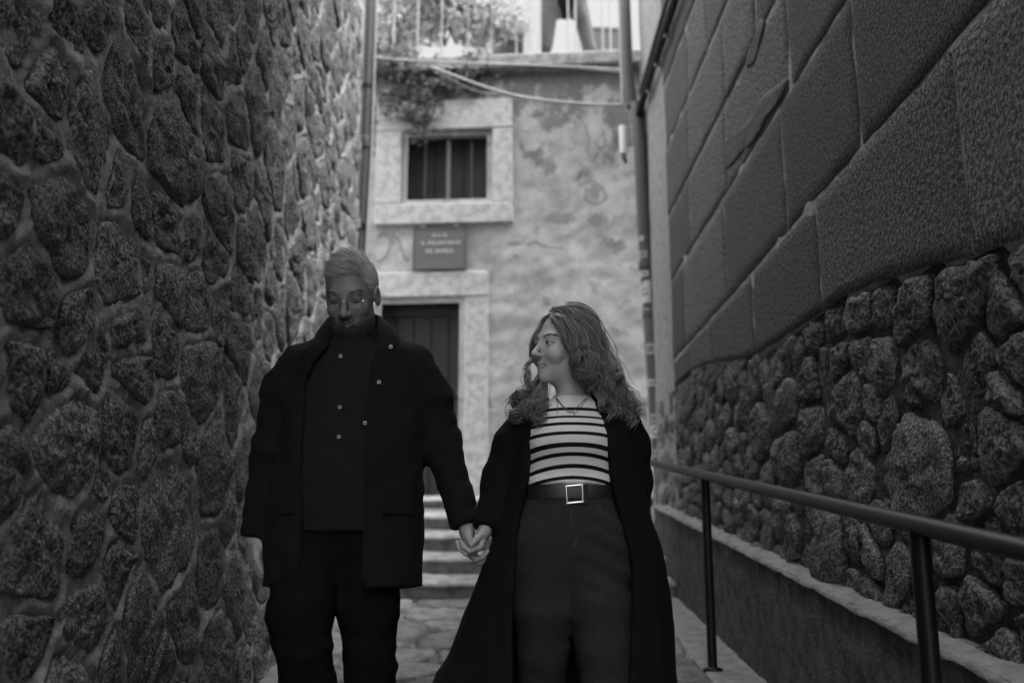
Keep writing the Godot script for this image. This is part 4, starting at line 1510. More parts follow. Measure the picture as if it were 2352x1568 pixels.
func build_man() -> void:
	var z := ZM
	var base := Vector3(on_z(790, 1300, z).x, ground_y(z), z)
	var man := thing("person", "bearded person in round glasses and black coat, looking down, holding the other's hand", "person", base)
	var P := func(u: float, v: float, dz := 0.0) -> Vector3: return on_z(u, v, z + dz)
	# head
	var hs := 1.07
	var hb := Basis(Vector3.UP, -0.13) * Basis(Vector3.RIGHT, 0.44) * Basis(Vector3.BACK, 0.02)
	var eye_mid: Vector3 = P.call(791, 689, 0.11)
	var ht := Transform3D(hb, eye_mid - hb * (Vector3(0, 0.002, 0.082) * hs))
	var hf := head_field(ht, hs, true)
	var hinv := hf.inv
	var paint := func(w: Vector3) -> Color:
		var p := hinv * w
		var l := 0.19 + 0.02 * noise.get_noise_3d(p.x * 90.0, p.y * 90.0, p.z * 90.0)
		var ax := absf(p.x)
		# lips
		if absf(p.y + 0.071) < 0.0085 and ax < 0.022 and p.z > 0.08: l = 0.13
		# lash line of lowered lids
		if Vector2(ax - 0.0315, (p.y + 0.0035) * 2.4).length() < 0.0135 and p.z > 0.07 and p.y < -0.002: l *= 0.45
		# beard
		var jaw := smoothstep(-0.058, -0.085, p.y + 0.012 * noise.get_noise_2d(p.x * 60.0, p.y * 60.0) - 0.28 * maxf(0.0, ax - 0.045))
		if p.y < -0.02 and p.z > -0.01 and p.y > -0.135 and not (absf(p.y + 0.069) < 0.005 and ax < 0.018): l = lerpf(l, 0.06, jaw)
		if absf(p.y + 0.053) < 0.008 and ax < 0.026 and p.z > 0.07: l = 0.09
		return Color(l, l, l)
	var body := MB.new()
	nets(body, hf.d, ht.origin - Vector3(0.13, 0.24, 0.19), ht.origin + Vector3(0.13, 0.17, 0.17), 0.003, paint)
	# hands
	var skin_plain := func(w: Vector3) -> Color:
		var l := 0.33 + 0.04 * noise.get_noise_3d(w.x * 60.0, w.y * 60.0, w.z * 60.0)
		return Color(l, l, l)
	# his left hand, holding hers
	var wl: Vector3 = P.call(1072, 1206, 0.03)
	var hl := Field.new()
	var fl := Basis(Vector3(0.05, 0.25, 0.95).normalized(), Vector3(-0.12, 0.96, -0.20).normalized(), Vector3.ZERO)
	fl.x = Vector3(-0.30, 0.15, 0.94).normalized()
	fl.y = (Vector3(-0.10, 0.97, -0.18) - fl.x * Vector3(-0.10, 0.97, -0.18).dot(fl.x)).normalized()
	fl.z = fl.x.cross(fl.y)
	if fl.z.x < 0: fl.z = -fl.z
	add_hand(hl, Transform3D(fl, wl), [0.75, 1.0, 0.6], 1.0)
	nets(body, hl.d, wl - Vector3(0.1, 0.19, 0.12), wl + Vector3(0.13, 0.06, 0.14), 0.0032, skin_plain)
	# his right hand, hanging
	var wr: Vector3 = P.call(583, 1222, 0.0)
	var hr := Field.new()
	var fr := Basis()
	fr.x = Vector3(0.55, 0.05, 0.83).normalized()
	fr.y = (Vector3(-0.05, 0.99, -0.05) - fr.x * Vector3(-0.05, 0.99, -0.05).dot(fr.x)).normalized()
	fr.z = -fr.x.cross(fr.y)
	if fr.z.x < 0: fr.z = -fr.z
	add_hand(hr, Transform3D(fr, wr), [0.45, 0.6, 0.4], 1.0)
	nets(body, hr.d, wr - Vector3(0.11, 0.20, 0.12), wr + Vector3(0.12, 0.06, 0.14), 0.0035, skin_plain)
	# the rest of the body under the clothes
	var bf := Field.new()
	bf.cap(P.call(800, 1220, -0.02), P.call(805, 900, -0.02), 0.085, 0.09, 0.05)
	bf.cap(P.call(700, 850), P.call(930, 855), 0.06, 0.06, 0.06)
	bf.cap(P.call(805, 880, -0.02), P.call(808, 780, -0.02), 0.07, 0.05, 0.04)
	add_limb(bf, [P.call(700, 850), P.call(628, 1030, -0.03), wr], [0.045, 0.038, 0.024])
	add_limb(bf, [P.call(935, 855), P.call(1012, 1020, -0.03), wl], [0.045, 0.038, 0.024])
	var kneeL: Vector3 = P.call(690, 1440, 0.12)
	var kneeR: Vector3 = P.call(848, 1460, 0.0)
	var footL := Vector3(P.call(712, 1568, 0.0).x, 0, z + 0.02)
	var footR := Vector3(P.call(850, 1568, 0.0).x, 0, z - 0.06)
	footL.y = ground_y(footL.z) + 0.09
	footR.y = ground_y(footR.z) + 0.09
	add_limb(bf, [P.call(742, 1260, -0.02), kneeL, footL], [0.065, 0.05, 0.035])
	add_limb(bf, [P.call(845, 1260, -0.02), kneeR, footR], [0.065, 0.05, 0.035])
	nets(body, bf.d, Vector3(base.x - 0.42, base.y, z - 0.32), Vector3(base.x + 0.5, base.y + 1.68, z + 0.34), 0.018, skin_plain)
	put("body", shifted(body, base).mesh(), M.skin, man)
	# trousers
	var tf := Field.new()
	add_limb(tf, [P.call(715, 1250), P.call(688, 1410, 0.10), P.call(696, 1490, 0.11), P.call(706, 1570, 0.07), footL + Vector3(0, 0.0, 0)], [0.105, 0.094, 0.074, 0.078, 0.075])
	add_limb(tf, [P.call(846, 1250), P.call(846, 1400, 0.0), P.call(848, 1500, 0.0), P.call(849, 1570, -0.02), footR + Vector3(0, 0.0, 0)], [0.105, 0.090, 0.074, 0.070, 0.075])
	tf.cap(P.call(745, 1225), P.call(840, 1225), 0.11, 0.11, 0.03)
	# bunched cloth below the knees
	for e in [[664, 1478, 0.040, 0.12], [735, 1482, 0.030, 0.12], [652, 1440, 0.035, 0.12], [738, 1515, 0.022, 0.1], [880, 1535, 0.035, 0.0], [820, 1545, 0.03, 0.0]]:
		tf.ell(P.call(e[0], e[1], e[3]), Vector3(e[2] * 1.2, e[2] * 0.6, e[2] * 1.3), 0.02)
	var tg := func(p: Vector3) -> float: return maxf(tf.d(p) + 0.006 * noise.get_noise_3d(p.x * 9.0, p.y * 22.0, p.z * 9.0), ground_y(p.z) + 0.035 - p.y)
	var tb := MB.new()
	nets(tb, tg, Vector3(base.x - 0.3, base.y, z - 0.22), Vector3(base.x + 0.3, P.call(800, 1180).y, z + 0.3), 0.011, null, 1.2)
	put("trousers", shifted(tb, base).mesh(), M.trousers, man)
	shoe(man, footL, base, Vector3(0, 0, 1), M.shoe)
	shoe(man, footR, base, Vector3(0, 0, 1), M.shoe)
	# shirt
	var ss := Stack.new()
	ss.setup(rows_at([[752, 772, 850, 0.05, -0.01], [790, 745, 870, 0.075, 0.0], [840, 690, 945, 0.105, 0.0], [950, 670, 955, 0.118, 0.01], [1080, 652, 960, 0.128, 0.015], [1170, 650, 960, 0.126, 0.015], [1224, 652, 958, 0.122, 0.015]], z))
	var sg := func(p: Vector3) -> float: return ss.d(p) + 0.005 * noise.get_noise_3d(p.x * 7.0, p.y * 13.0, p.z * 7.0)
	var sb := MB.new()
	nets(sb, sg, Vector3(base.x - 0.26, P.call(800, 1235).y, z - 0.18), Vector3(base.x + 0.3, P.call(800, 745).y, z + 0.2), 0.010, null, 1.3)
	var sh := put("shirt", shifted(sb, base).mesh(), M.shirt, man)
	for e in [[782, 818], [780, 935], [778, 1003]]:
		var q: Vector3 = P.call(e[0], e[1], 0.12)
		var fz := ss.front(q.x, q.y)
		q = on_z(e[0], e[1], fz + 0.004)
		disc_button(sh, "button", q - base, Vector3(0, 0.1, 1).normalized(), 0.0046, M.steel)
	# placket
	var pk := MB.new()
	for i in 24:
		var v := lerpf(800, 1215, i / 23.0)
		for sx in [-14, 14]:
			var q: Vector3 = P.call(780 + sx - (v - 900) * 0.02, v, 0.12)
			var fz := ss.front(q.x, q.y)
			pk.p(on_z(780 + sx - (v - 900) * 0.02, v, fz + 0.0035) - base)
	for i in 23: pk.quad(i * 2, i * 2 + 2, i * 2 + 3, i * 2 + 1)
	put("placket", pk.mesh(), M.shirt, sh)
	# coat
	var cs := Stack.new()
	cs.setup(rows_at([[742, 764, 866, 0.06, -0.045], [762, 742, 888, 0.085, -0.03], [785, 712, 930, 0.105, -0.015], [815, 680, 968, 0.122, 0.0], [860, 664, 982, 0.135, 0.0], [950, 652, 978, 0.142, 0.005], [1050, 636, 974, 0.148, 0.01], [1150, 620, 972, 0.15, 0.01], [1250, 608, 972, 0.152, 0.01], [1347, 604, 968, 0.156, 0.01]], z))
	var cf := Field.new()
	add_limb(cf, [P.call(694, 838), P.call(655, 900, -0.01), P.call(626, 1030, -0.02), P.call(582, 1238, 0.0)], [0.072, 0.072, 0.063, 0.043])
	add_limb(cf, [P.call(950, 842), P.call(985, 910, -0.01), P.call(1013, 1015, -0.02), P.call(1070, 1206, 0.03)], [0.072, 0.070, 0.061, 0.047])
	var el := edge_at([[790, 748], [830, 715], [880, 700], [1000, 694], [1340, 690]], z + 0.13)
	var er := edge_at([[770, 872], [800, 864], [880, 845], [975, 838], [1200, 836], [1340, 833]], z + 0.13)
	var cut_r := [P.call(582, 1236, 0.0), (P.call(582, 1238) - P.call(626, 1030, -0.02)).normalized()]
	var cut_l := [P.call(1071, 1208, 0.03), (P.call(1070, 1206, 0.03) - P.call(1013, 1015, -0.02)).normalized()]
	var cg := func(p: Vector3) -> float:
		var d := cs.d(p)
		var q := p.z - (z + 0.02)
		var w := minf(p.x - edge_x(el, p.y), edge_x(er, p.y) - p.x)
		var fold := 0.010 * noise.get_noise_3d(p.x * 6.0, p.y * 3.0, p.z * 6.0) + 0.006 * noise.get_noise_3d(p.x * 14.0 + 30.0, p.y * 12.0, p.z * 14.0)
		d = smax(d, minf(w, q), 0.008)
		var e := cf.d(p)
		e = maxf(e, minf((p - cut_r[0]).dot(cut_r[1]), 0.3 if p.x > base.x else 9.0)) if p.x < base.x else maxf(e, (p - cut_l[0]).dot(cut_l[1]))
		e += 0.009 * noise.get_noise_3d(p.x * 8.0, p.y * 15.0, p.z * 8.0)
		return smin(d + fold, e, 0.025)
	var cb := MB.new()
	nets(cb, cg, Vector3(P.call(535, 1200).x, P.call(800, 1360).y, z - 0.22), Vector3(P.call(1130, 1200).x, P.call(800, 728).y, z + 0.22), 0.0095, null, 1.3)
	var coat := put("coat", shifted(cb, base).mesh(), M.coat, man)
	# coat collar, folded down
	var cc := MB.new()
	var ring_hi := [[864, 800, 0.10], [866, 768, 0.085], [868, 742, 0.05], [866, 726, 0.0], [845, 716, -0.07], [808, 712, -0.10], [772, 718, -0.08], [757, 732, -0.02], [752, 752, 0.04], [748, 780, 0.09]]
	var ring_lo := [[893, 818, 0.125], [915, 792, 0.095], [915, 768, 0.045], [898, 752, -0.02], [868, 748, -0.11], [808, 745, -0.15], [750, 752, -0.12], [730, 762, -0.04], [722, 782, 0.05], [722, 815, 0.12]]
	var hi_pts := spline(ring_hi.map(func(e): return P.call(e[0], e[1], e[2])), 4)
	var lo_pts := spline(ring_lo.map(func(e): return P.call(e[0], e[1], e[2])), 4)
	for k in hi_pts.size():
		var h: Vector3 = hi_pts[k]
		var l: Vector3 = lo_pts[k]
		var out := Vector3(0, 0.010, 0.004)
		cc.p(h - base - Vector3(0, 0.03, 0)); cc.p(h - base); cc.p(h.lerp(l, 0.35) + out - base); cc.p(l + out * 0.6 - base); cc.p(l - Vector3(0, 0.012, 0.0) - base)
	for k in hi_pts.size() - 1:
		for j in 4: cc.quad(k * 5 + j, (k + 1) * 5 + j, (k + 1) * 5 + j + 1, k * 5 + j + 1)
	cc.flip()
	put("collar", cc.mesh(), M.coat, coat)
	# facing edge of the open front, and its snaps
	var fe := MB.new()
	var fe_pts := []
	for i in 30:
		var v := lerpf(800, 1335, i / 29.0)
		var x := edge_x(er, on_z(840, v, z + 0.13).y) + 0.004
		var y := on_z(840, v, z + 0.13).y
		fe_pts.append(Vector3(x, y, cs.front(x, y) + 0.001) - base)
	tube(fe, fe_pts, 0.0032, 6)
	put("front_edge", fe.mesh(), M.shirt, coat)
	for e in [[897, 797], [870, 878], [838, 972]]:
		var q: Vector3 = P.call(e[0], e[1], 0.13)
		q = on_z(e[0], e[1], cs.front(q.x, q.y) + 0.006)
		disc_button(coat, "snap", q - base, Vector3(0.15, 0.1, 1).normalized(), 0.0046, M.steel)
	for e in [[880, 948, 1150], [628, 676, 1150]]:
		var fm := MB.new()
		for k in 9:
			var u := lerpf(e[0], e[1], k / 8.0)
			for j in 4:
				var v: float = e[2] + [0, 3, 30, 32][j]
				var q := on_z(u, v, z + 0.13)
				fm.p(Vector3(q.x, q.y, cs.front(q.x, q.y) + [0.0, 0.010, 0.010, 0.0][j]) - base)
		for k in 8:
			for j in 3: fm.quad(k * 4 + j, k * 4 + j + 1, k * 4 + j + 5, k * 4 + j + 4)
		put("pocket_flap", fm.mesh(), M.coat, coat)
	# hair: short sides, longer top combed across
	var hair := MB.new()
	var inv_out := Transform3D(hb.scaled(Vector3.ONE * hs), ht.origin)
	var r2 := RandomNumberGenerator.new()
	r2.seed = 77
	var c0 := Vector3(0, 0.040, -0.018)
	var rad := Vector3(0.074, 0.086, 0.096)
	for k in 5200:
		var d := Vector3(r2.randfn(), r2.randfn(), r2.randfn()).normalized()
		var p := c0 + d * rad
		var line_y := 0.062 + 0.012 * absf(p.x) / 0.05 if p.z > 0.0 else -0.03
		if p.z > 0.0: line_y = 0.070 - 0.9 * maxf(0.0, absf(p.x) - 0.045) - 1.1 * maxf(0.0, 0.055 - p.z) * 0.9
		if p.y < line_y: continue
		var n := (d / rad).normalized()
		var pts := []
		var topness := smoothstep(0.085, 0.112, p.y)
		if p.z > 0.02 and absf(p.x) < 0.052: topness = maxf(topness, 0.75)
		var l := lerpf(0.012, 0.042, topness) * r2.randf_range(0.8, 1.15)
		var comb := Vector3(-0.85, 0.2, 0.05 - 0.5 * smoothstep(0.04, -0.06, p.z)).normalized() if topness > 0.2 else Vector3(0, -0.75, -0.5).normalized()
		comb = (comb - n * comb.dot(n)).normalized()
		var clump := Vector3(noise.get_noise_3d(p.x * 45.0, p.y * 45.0, p.z * 45.0), noise.get_noise_3d(p.x * 45.0 + 9.0, p.y * 45.0, p.z * 45.0), noise.get_noise_3d(p.x * 45.0, p.y * 45.0 + 9.0, p.z * 45.0)) * 0.9
		var dir := (n * lerpf(0.45, 0.55, topness) + comb * 0.9 + clump * 0.45).normalized()
		var q := p - n * 0.002
		for j in 5:
			pts.append(inv_out * q)
			q += dir * l / 4.0
			dir = (dir + comb * 0.32 - n * 0.12 + clump * 0.06).normalized()
			var e := (q - c0) / rad
			if e.length() < 1.02: q = c0 + e.normalized() * 1.03 * rad
		strand(hair, pts, 0.0013, 0.0005)
	put("hair", shifted(hair, base).mesh(), M.hair_m, man)
	# brows, beard and moustache
	for s in [-1.0, 1.0]:
		var brow := MB.new()
		for k in 40:
			var t := r2.randf()
			var p := Vector3(s * lerpf(0.014, 0.048, t), 0.021 + 0.006 * sin(t * 2.6) + r2.randf_range(-0.003, 0.003), lerpf(0.088, 0.070, t * t))
			strand(brow, [inv_out * p, inv_out * (p + Vector3(s * 0.005, 0.002, 0.002)), inv_out * (p + Vector3(s * 0.010, 0.0, 0.001))], 0.0008, 0.0004)
		put("eyebrow", shifted(brow, base).mesh(), M.beard, man)
	var beard := MB.new()
	var made := 0
	for k in 14000:
		var d := Vector3(r2.randf_range(-1, 1), r2.randf_range(-1, 0.25), r2.randf_range(-0.25, 1)).normalized()
		var p := Vector3(0, -0.055, 0.02)
		# walk out to the skin
		for j in 12:
			p += d * maxf(-hf.d(inv_out * p) / hs, 0.0006)
		var ax := absf(p.x)
		var edge := -0.070 + 0.55 * maxf(0.0, ax - 0.040)
		var stache := absf(p.y + 0.0565) < 0.0055 and ax < 0.024 and p.z > 0.07
		if not stache and (p.y > edge or p.z < -0.005 or p.y < -0.14): continue
		if absf(p.y + 0.068) < 0.006 and ax < 0.018 and p.z > 0.07: continue
		made += 1
		if made > 2600: break
		var n := d
		var dir := (n * 0.22 + Vector3(-p.x * 6.0, -0.8, 0.25) + Vector3(r2.randfn(), r2.randfn(), r2.randfn()) * 0.18).normalized()
		var l := r2.randf_range(0.006, 0.013)
		strand(beard, [inv_out * (p - n * 0.001), inv_out * (p + dir * l * 0.5 + n * 0.0008), inv_out * (p + dir * l)], 0.0007, 0.0003)
	put("beard", shifted(beard, base).mesh(), M.beard, man)
	# round wire glasses
	var gl := Node3D.new()
	gl.name = "glasses"
	man.add_child(gl)
	for s in [-1.0, 1.0]:
		var rim := MB.new()
		var pts := []
		for k in 29: pts.append(inv_out * Vector3(s * 0.0345 + 0.0232 * cos(TAU * k / 28.0), -0.005 + 0.0215 * sin(TAU * k / 28.0), 0.1035 - 0.10 * absf(0.0232 * cos(TAU * k / 28.0))) - base)
		tube(rim, pts, 0.0009, 6, false)
		put("rim", rim.mesh(), M.wire, gl)
		var tmp := MB.new()
		tube(tmp, [inv_out * Vector3(s * 0.058, 0.000, 0.100) - base, inv_out * Vector3(s * 0.070, 0.001, 0.092) - base, inv_out * Vector3(s * 0.078, 0.004, 0.02) - base, inv_out * Vector3(s * 0.079, 0.002, -0.015) - base], 0.0011, 6)
		put("temple", tmp.mesh(), M.wire, gl)
		var hinge := MB.new()
		box(hinge, inv_out * Vector3(s * 0.0605, 0.000, 0.0995) - base, Vector3(0.006, 0.004, 0.004), 0.001)
		put("hinge", hinge.mesh(false), M.steel, gl)
	var br := MB.new()
	tube(br, spline([inv_out * Vector3(-0.0115, -0.001, 0.1035) - base, inv_out * Vector3(0, 0.003, 0.1065) - base, inv_out * Vector3(0.0115, -0.001, 0.1035) - base], 4), 0.0010, 6)
	put("bridge", br.mesh(), M.steel, gl)

func build_woman() -> void:
	var z := ZW
	var base := Vector3(on_z(1310, 1300, z).x, ground_y(z), z)
	var wo := thing("person", "smiling person with long curly hair in striped sweater, jeans and open black coat", "person", base)
	var P := func(u: float, v: float, dz := 0.0) -> Vector3: return on_z(u, v, z + dz)
	var r2 := RandomNumberGenerator.new()
	r2.seed = 41
	var hs := 1.0
	var hb := Basis(Vector3.UP, -0.98) * Basis(Vector3.RIGHT, -0.06) * Basis(Vector3.BACK, -0.04)
	var near_eye: Vector3 = P.call(1262, 788, 0.09)
	var ht := Transform3D(hb, near_eye - hb * (Vector3(0.0315, 0.001, 0.078) * hs))
	var hf := head_field(ht, hs, false)
	var hinv := hf.inv
	var inv_out := Transform3D(hb.scaled(Vector3.ONE * hs), ht.origin)
	var paint := func(w: Vector3) -> Color:
		var p := hinv * w
		var l := 0.40 + 0.025 * noise.get_noise_3d(p.x * 90.0, p.y * 90.0, p.z * 90.0)
		var ax := absf(p.x)
		var mouth := p.y + 0.0725 - 0.36 * ax
		if ax < 0.025 and p.z > 0.074:
			if absf(mouth + 0.0002) < 0.0110 - 0.2 * ax: l = 0.22
		# brow
		var bc := 0.0215 + 0.006 * sin((ax - 0.012) / 0.038 * 2.4)
		if ax > 0.013 and ax < 0.050 and absf(p.y - bc) < 0.0036 and p.z > 0.05: l = 0.06
		# lashes
		if ax > 0.018 and ax < 0.047 and absf(p.y - (0.0075 - 60.0 * (ax - 0.032) * (ax - 0.032) * 0.4)) < 0.0022 and p.z > 0.07: l = 0.05
		return Color(l, l, l)
	var body := MB.new()
	nets(body, hf.d, ht.origin - Vector3(0.14, 0.24, 0.14), ht.origin + Vector3(0.14, 0.15, 0.15), 0.003, paint)
	var skin_plain := func(w: Vector3) -> Color:
		var l := 0.38 + 0.03 * noise.get_noise_3d(w.x * 60.0, w.y * 60.0, w.z * 60.0)
		return Color(l, l, l)
	# her right hand in his
	var wr: Vector3 = P.call(1116, 1212, 0.02)
	var hr := Field.new()
	var fr := Basis()
	fr.x = Vector3(0.35, 0.25, 0.90).normalized()
	fr.y = (Vector3(0.42, 0.88, -0.10) - fr.x * Vector3(0.42, 0.88, -0.10).dot(fr.x)).normalized()
	fr.z = fr.x.cross(fr.y)
	if fr.z.x > 0: fr.z = -fr.z
	add_hand(hr, Transform3D(fr, wr), [0.75, 0.95, 0.5], 0.88)
	nets(body, hr.d, wr - Vector3(0.14, 0.17, 0.11), wr + Vector3(0.08, 0.06, 0.13), 0.0032, skin_plain)
	var bf := Field.new()
	bf.cap(P.call(1310, 1230), P.call(1312, 960), 0.078, 0.075, 0.05)
	bf.cap(P.call(1225, 960), P.call(1410, 962), 0.04, 0.04, 0.05)
	bf.cap(P.call(1312, 975), P.call(1312, 905, -0.01), 0.07, 0.042, 0.04)
	var wl: Vector3 = P.call(1455, 1190, -0.02)
	add_limb(bf, [P.call(1222, 965), P.call(1150, 1090, -0.04), wr], [0.036, 0.03, 0.02])
	add_limb(bf, [P.call(1420, 965), P.call(1462, 1095, -0.06), wl], [0.036, 0.03, 0.022])
	var footL := Vector3(P.call(1240, 1568).x, 0, z - 0.12)
	var footR := Vector3(P.call(1392, 1568).x, 0, z + 0.10)
	footL.y = ground_y(footL.z) + 0.09
	footR.y = ground_y(footR.z) + 0.09
	add_limb(bf, [P.call(1255, 1250), P.call(1250, 1480, 0.0), footL], [0.075, 0.05, 0.035])
	add_limb(bf, [P.call(1365, 1250), P.call(1385, 1470, 0.1), footR], [0.075, 0.05, 0.035])
	nets(body, bf.d, Vector3(base.x - 0.35, base.y, z - 0.25), Vector3(base.x + 0.35, base.y + 1.4, z + 0.3), 0.018, skin_plain)
	put("body", shifted(body, base).mesh(), M.skin, wo)
	# eyes
	for s in [-1.0, 1.0]:
		var e := put("eye", eye_mesh((hb * Vector3(-0.10, 0.06, 1.0)).normalized(), 0.0128), M.eye, wo)
		e.position = inv_out * Vector3(s * 0.0315, 0.0015, 0.0735) - base
	var th := MB.new()
	var tp := []
	for k in 9:
		var x := lerpf(-0.017, 0.017, k / 8.0)
		tp.append(inv_out * Vector3(x, -0.0690 + 9.0 * x * x, 0.0865 - 26.0 * x * x) - base)
	tube(th, tp, 0.0034, 8)
	put("teeth", th.mesh(), mat("teeth", 0.55, 0.3), wo)
	# sweater
	var ss := Stack.new()
	ss.setup(rows_at([[906, 1281, 1350, 0.052, -0.012], [914, 1270, 1362, 0.062, -0.008], [932, 1240, 1388, 0.082, 0.0], [960, 1212, 1416, 0.098, 0.005], [1000, 1203, 1418, 0.118, 0.018], [1032, 1204, 1418, 0.120, 0.018], [1070, 1208, 1414, 0.106, 0.008], [1096, 1206, 1412, 0.104, 0.006], [1112, 1202, 1414, 0.112, 0.008], [1120, 1206, 1412, 0.104, 0.006]], z))
	var s_lo := on_z(1310, 1130, z + 0.1).y
	var s_hi := on_z(1310, 900, z + 0.1).y
	var sweater_x := on_z(1310, 1000, z).x
	var su := func(w: Vector3) -> Vector2:
		var dx := w.x - sweater_x
		return Vector2(w.x * 16.0, (s_hi - w.y - dx * dx * lerpf(0.5, 1.35, smoothstep(s_hi - 0.10, s_lo + 0.06, w.y))) / (s_hi - s_lo))
	var sg := func(p: Vector3) -> float:
		var low := smoothstep(s_lo + 0.10, s_lo + 0.02, p.y)
		return ss.d(p) + 0.003 * noise.get_noise_3d(p.x * 10.0, p.y * 10.0, p.z * 10.0) + low * 0.010 * noise.get_noise_3d(p.x * 10.0 + 4.0, p.y * 24.0, p.z * 10.0)
	var sb := MB.new()
	nets(sb, sg, Vector3(base.x - 0.2, P.call(1310, 1128).y, z - 0.16), Vector3(base.x + 0.2, P.call(1310, 900).y, z + 0.18), 0.006, su, 1.3)
	var knit := mat("striped_knit", 1.0, 0.9, 0.2)
	var im := Image.create(64, 1024, false, Image.FORMAT_RGB8)
	im.fill(grey(0.70))
	for e in [[932.3, 940.0], [953.2, 958.6], [969.6, 977.3], [992.0, 1000.0], [1017.5, 1028.0], [1039.0, 1047.8], [1065.0, 1074.6], [1092.4, 1101.0]]:
		var y0: float = (s_hi - on_z(1310, e[0], z + 0.115).y) / (s_hi - s_lo) * 1024.0
		var y1: float = (s_hi - on_z(1310, e[1], z + 0.115).y) / (s_hi - s_lo) * 1024.0
		im.fill_rect(Rect2i(0, int(y0), 64, maxi(1, int(y1 - y0))), grey(0.012))
	for y in range(0, 1024, 1):
		for x in 64:
			var c := im.get_pixel(x, y)
			var g := 0.97 + 0.03 * sin(x * TAU / 4.0) + r2.randf_range(-0.03, 0.03)
			im.set_pixel(x, y, Color(c.r * g, c.g * g, c.b * g))
	knit.albedo_texture = ImageTexture.create_from_image(im)
	put("sweater", shifted(sb, base).mesh(), knit, wo)
	# neckline band
	var nbm := MB.new()
	var npts := []
	for k in 25:
		var a := TAU * k / 24.0
		var c: Vector3 = (P.call(1281, 909, -0.01) + P.call(1350, 909, -0.01)) * 0.5
		npts.append(c + Vector3(cos(a) * 0.052, -0.004 - 0.010 * sin(a), sin(a) * 0.054) - base)
	tube(nbm, npts, 0.006, 8, false)
	put("neckline", nbm.mesh(), mat("pale_knit", 0.6, 0.9), wo)
	# necklaces
	var chain := mat("fine_chain", 0.12, 0.35)
	chain.metallic = 0.7
	for e in [[[1276, 912], [1290, 930], [1307, 947], [1322, 938], [1345, 915]], [[1278, 912], [1296, 934], [1318, 948], [1332, 938], [1348, 914]], [[1277, 913], [1280, 925], [1281, 940], [1280, 953]]]:
		var pts: Array = e.map(func(q):
			var a := on_z(q[0], q[1], z + 0.1)
			return on_z(q[0], q[1], ss.front(a.x, a.y) + 0.005) - base)
		var nm := MB.new()
		tube(nm, spline(pts, 6), 0.0010, 5)
		put("necklace", nm.mesh(), chain, wo)
	var pend := MB.new()
	var pa := on_z(1319, 948, z + 0.1)
	tube(pend, [on_z(1319, 949, ss.front(pa.x, pa.y) + 0.006) - base, on_z(1324, 969, ss.front(pa.x, pa.y) + 0.010) - base], 0.0016, 6)
	put("pendant", pend.mesh(), chain, wo)
	# jeans
	var jf := Field.new()
	add_limb(jf, [P.call(1252, 1255, 0.02), P.call(1250, 1400, 0.03), P.call(1248, 1490, 0.01), footL + Vector3(0, 0.1, 0)], [0.098, 0.088, 0.074, 0.072])
	add_limb(jf, [P.call(1370, 1255, 0.02), P.call(1380, 1400, 0.08), P.call(1386, 1490, 0.10), footR + Vector3(0, 0.1, 0)], [0.098, 0.090, 0.076, 0.072])
	jf.cap(P.call(1262, 1240, 0.0), P.call(1360, 1240, 0.01), 0.098, 0.098, 0.03)
	var js := Stack.new()
	js.setup(rows_at([[1112, 1211, 1409, 0.098, 0.004], [1150, 1206, 1416, 0.106, 0.004], [1190, 1192, 1432, 0.112, 0.004], [1240, 1184, 1446, 0.112, 0.006], [1290, 1184, 1449, 0.096, 0.010], [1330, 1192, 1446, 0.074, 0.012], [1370, 1210, 1436, 0.045, 0.012]], z))
	var jg := func(p: Vector3) -> float:
		var crease := 0.0065 * sin(p.y * 95.0 + p.x * 22.0 + 3.0 * noise.get_noise_3d(p.x * 6.0, p.y * 6.0, 0.0)) * smoothstep(0.0, 0.08, p.x - base.x) * smoothstep(P.call(1310, 1420).y, P.call(1310, 1330).y, p.y) * smoothstep(P.call(1310, 1180).y, P.call(1310, 1215).y, p.y)
		return smin(jf.d(p), js.d(p), 0.08) + 0.005 * noise.get_noise_3d(p.x * 8.0, p.y * 20.0, p.z * 8.0) + crease
	var jb := MB.new()
	nets(jb, jg, Vector3(base.x - 0.26, base.y + 0.07, z - 0.24), Vector3(base.x + 0.28, P.call(1310, 1106).y, z + 0.3), 0.010, func(w: Vector3) -> Vector2: return Vector2(w.x, -w.y), 1.3)
	M.denim = mat("dark_denim", 0.036, 0.85, 0.2)
	M.denim.albedo_texture = noise_tex(61, 0.05, 4, [[0.0, 0.55], [1.0, 1.0]], 512)
	M.denim.uv1_scale = Vector3(5, 2.2, 1)
	var jeans := put("jeans", shifted(jb, base).mesh(), M.denim, wo)
	shoe(wo, footL, base, Vector3(0, 0, 1), M.shoe)
	shoe(wo, footR, base, Vector3(0, 0, 1), M.shoe)
	# fly, pockets, seams
	var thread := mat("pale_thread", 0.075, 0.9)
	for line in [[[1312, 1158], [1313, 1200], [1315, 1255]], [[1331, 1158], [1331, 1205], [1325, 1240], [1317, 1256]], [[1234, 1160], [1230, 1180], [1215, 1190], [1194, 1196]], [[1375, 1158], [1384, 1176], [1402, 1186], [1430, 1192]]]:
		var pts := []
		for q in line:
			var lo := z + 0.05
			# find the cloth's front along the sight line
			var hitz := z + 0.26
			while hitz > z and jg.call(on_z(q[0], q[1], hitz)) > 0.0: hitz -= 0.003
			pts.append(on_z(q[0], q[1], hitz + 0.001) - base)
		var tm := MB.new()
		tube(tm, spline(pts, 8), 0.0013, 4)
		put("seam", tm.mesh(), thread, jeans)
	# belt, loops and buckle
	var bl := MB.new()
	var n := 48
